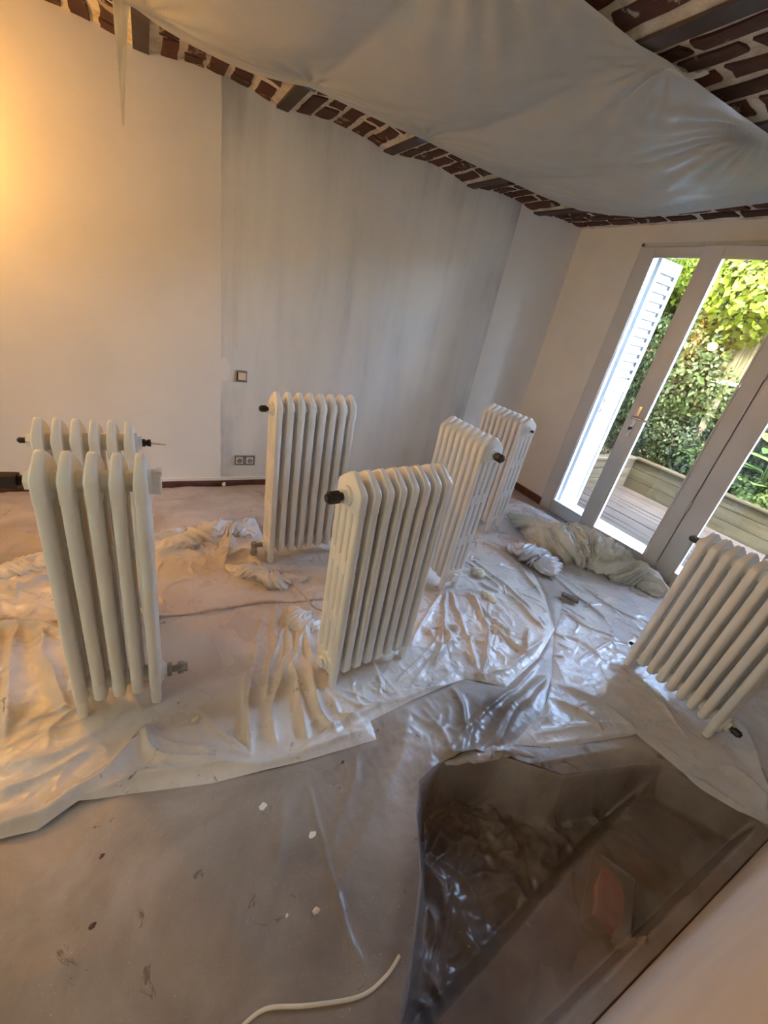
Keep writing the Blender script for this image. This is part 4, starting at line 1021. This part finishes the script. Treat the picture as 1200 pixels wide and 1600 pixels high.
# ------------------------------------------------------------------ wall lamp (just outside the frame, reflected in the door glass)
lamp = empty('wall_lamp', (-1.13, YB, 1.84), 0, 'glowing orange globe lamp on the back wall, reflected in the door glass', 'lamp')
bm = bmesh.new(); cyl(bm, (0, 0, -.02), (0, -.02, -.02), .05, n=24); tube(bm, [(0, -.01, -.02), (0, -.12, -.06), (0, -.27, -.07)], .009); obj('lamp_bracket', bm, 'chrome', lamp, smooth=True)
bm = bmesh.new(); bmesh.ops.create_uvsphere(bm, u_segments=24, v_segments=14, radius=.062, matrix=Matrix.Translation((0, -.27, .0))); obj('lamp_globe', bm, 'bulb', lamp, smooth=True)
bm = bmesh.new(); cyl(bm, (0, -.27, -.08), (0, -.27, -.055), .03, n=16); obj('lamp_holder', bm, 'chrome', lamp, smooth=True)

# ------------------------------------------------------------------ fill lamp added unseen behind the camera, bounced off the left wall
wl = empty('fill_lamp', (-1.0, -.95, 0), 0, 'added fill lamp, unseen, on a black tripod behind the camera, turned to the left wall', 'lamp')
aim = (Vector((XL, .15, 1.7)) - Vector((-1.0, -.95, 1.3))).normalized()
bm = bmesh.new()
for k in range(3):
    a = k * 2.094; tube(bm, [(0, 0, .75), (.32 * math.cos(a), .32 * math.sin(a), .006)], .010)
tube(bm, [(0, 0, .7), (0, 0, 1.24)], .011); obj('tripod', bm, 'black', wl)
bm = bmesh.new(); c0 = Vector((0, 0, 1.3)); cyl(bm, c0 - aim * .12, c0 - aim * .03, .05, .09, n=20); obj('fill_lamp_head', bm, 'black', wl, smooth=True)
sd = bpy.data.lights.new('fill_lamp_light', 'SPOT'); sd.energy = FILL_LAMP_W; sd.color = (.88, 1.0, .88); sd.spot_size = math.radians(72); sd.spot_blend = .6; sd.shadow_soft_size = .05
so = bpy.data.objects.new('fill_lamp_light', sd); COL.objects.link(so); so.parent = wl; so.location = c0 + aim * .02; so.rotation_euler = aim.to_track_quat('-Z', 'Y').to_euler()

# ------------------------------------------------------------------ cables and small debris on the floor
bm = bmesh.new(); tube(bm, [(*fl(u, v)[:2], z) for (u, v), z in zip(smoothline([(350, 1640), (385, 1600), (420, 1578), (480, 1574), (560, 1560), (600, 1530), (622, 1498)], 8), [.013] * 46 + [.016, .02, .022])], .0045, 8)
tag(obj('cable', bm, 'cable', smooth=True), 'cream electric cable on the bare film at the bottom edge', 'cable')
bm = bmesh.new(); tube(bm, [(*fl(u, v)[:2], .021 + .006 * math.sin(i * .5)) for i, (u, v) in enumerate(smoothline([(-20, 968), (50, 975), (110, 976), (170, 972), (250, 966), (320, 960), (380, 948), (430, 944), (480, 943), (530, 936), (560, 930)], 8))], .0075, 8)
tag(obj('cord', bm, 'cord', smooth=True), 'dusty cord lying across the sheet behind the left and middle radiators', 'cord')
bm = bmesh.new(); tube(bm, [(*fl(u, v)[:2], .035 + .008 * math.sin(i * .4)) for i, (u, v) in enumerate(smoothline([(425, 898), (455, 915), (470, 935), (485, 952), (510, 962), (540, 960)], 8))], .005, 8)
tag(obj('cord', bm, 'cord', smooth=True), 'short curling cord running from the valve towards the middle radiator', 'cord')
def chip(name, u, v, size, mat, label, cat, seed, z=.008, th=.35):
    rs = random.Random(seed); bm = bmesh.new(); n = 7
    pts = [(math.cos(2 * math.pi * k / n) * size * rs.uniform(.55, 1.1), math.sin(2 * math.pi * k / n) * size * rs.uniform(.4, .8)) for k in range(n)]
    lo = [bm.verts.new((x, y, 0)) for x, y in pts]; up = [bm.verts.new((x * .85, y * .85, size * th * rs.uniform(.6, 1.2))) for x, y in pts]
    bm.faces.new(lo[::-1]); top = bm.verts.new((0, 0, size * th * 1.2))
    for k in range(n):
        j = (k + 1) % n; bm.faces.new((lo[k], lo[j], up[j], up[k])); bm.faces.new((up[k], up[j], top))
    o = obj(name, bm, mat); x, y, _ = fl(u, v); o.location = (x, y, z); o.rotation_euler = (0, 0, rs.uniform(0, 6)); tag(o, label, cat); return o
chip('plaster_chip', 493, 1426, .016, 'plaster_chip', 'pinkish plaster chip on the bare film in the foreground', 'chip', 1, .010)
chip('plaster_flake', 489, 1306, .018, 'paint_wall', 'flat white plaster flake stuck to the bare film beside the straight seam', 'chip', 2, .008, .08)
chip('plaster_flake', 410, 1262, .020, 'paint_wall', 'flat white flake on the bare film just below the sheet hem', 'chip', 3, .008, .08)
chip('plaster_flake', 304, 1130, .020, 'paper', 'cream flake on the sheet in front of the five-section radiator', 'chip', 4, .020, .10)
chip('plaster_flake', 350, 762, .022, 'paint_wall', 'small white lump on the film near the back baseboard', 'chip', 5, .022, .9)
chip('plaster_flake', 448, 1433, .006, 'paint_wall', 'tiny pale crumb left of the pinkish plaster chip', 'chip', 6, .010, .5)
dark = [(160, 1340, 'dark crumb on the bare film nearest the rolled hem'), (144, 1450, 'dark leaf-like flake on the bare film at far left'), (88, 1503, 'dark round flake at the lower left of the bare film'), (535, 1193, 'thin dark splinter just below the hem of the sheet'), (595, 1245, 'dark speck between the hem and the stair opening'), (405, 1500, 'dark speck below the pinkish plaster chip')]
for i, (u, v, lb) in enumerate(dark): chip('dark_flake', u, v, (.008, .012, .010, .010, .006, .007)[i], 'basebrown', lb, 'flake', 20 + i, .010, .15)
# little wooden block on the cool white sheet
bm = bmesh.new(); box(bm, -.018, .018, -.055, .055, 0, .022, bev=.003); o = obj('wood_block', bm, 'darkblock'); o.location = (*fl(888, 940)[:2], .022); o.rotation_euler = (0, 0, .55)
tag(o, 'small grey brown wooden block on the white sheet before the cream heap', 'block')
# sawn pine offcut at the foot of the hinge side
bm = bmesh.new(); box(bm, -.03, .03, -.07, .07, 0, .05, bev=.003); o = obj('pine_offcut', bm, 'pine'); o.location = (3.30, 1.17, .010); o.rotation_euler = (0, 0, .05)
tag(o, 'pale pine offcut standing at the foot of the door hinge side', 'offcut')
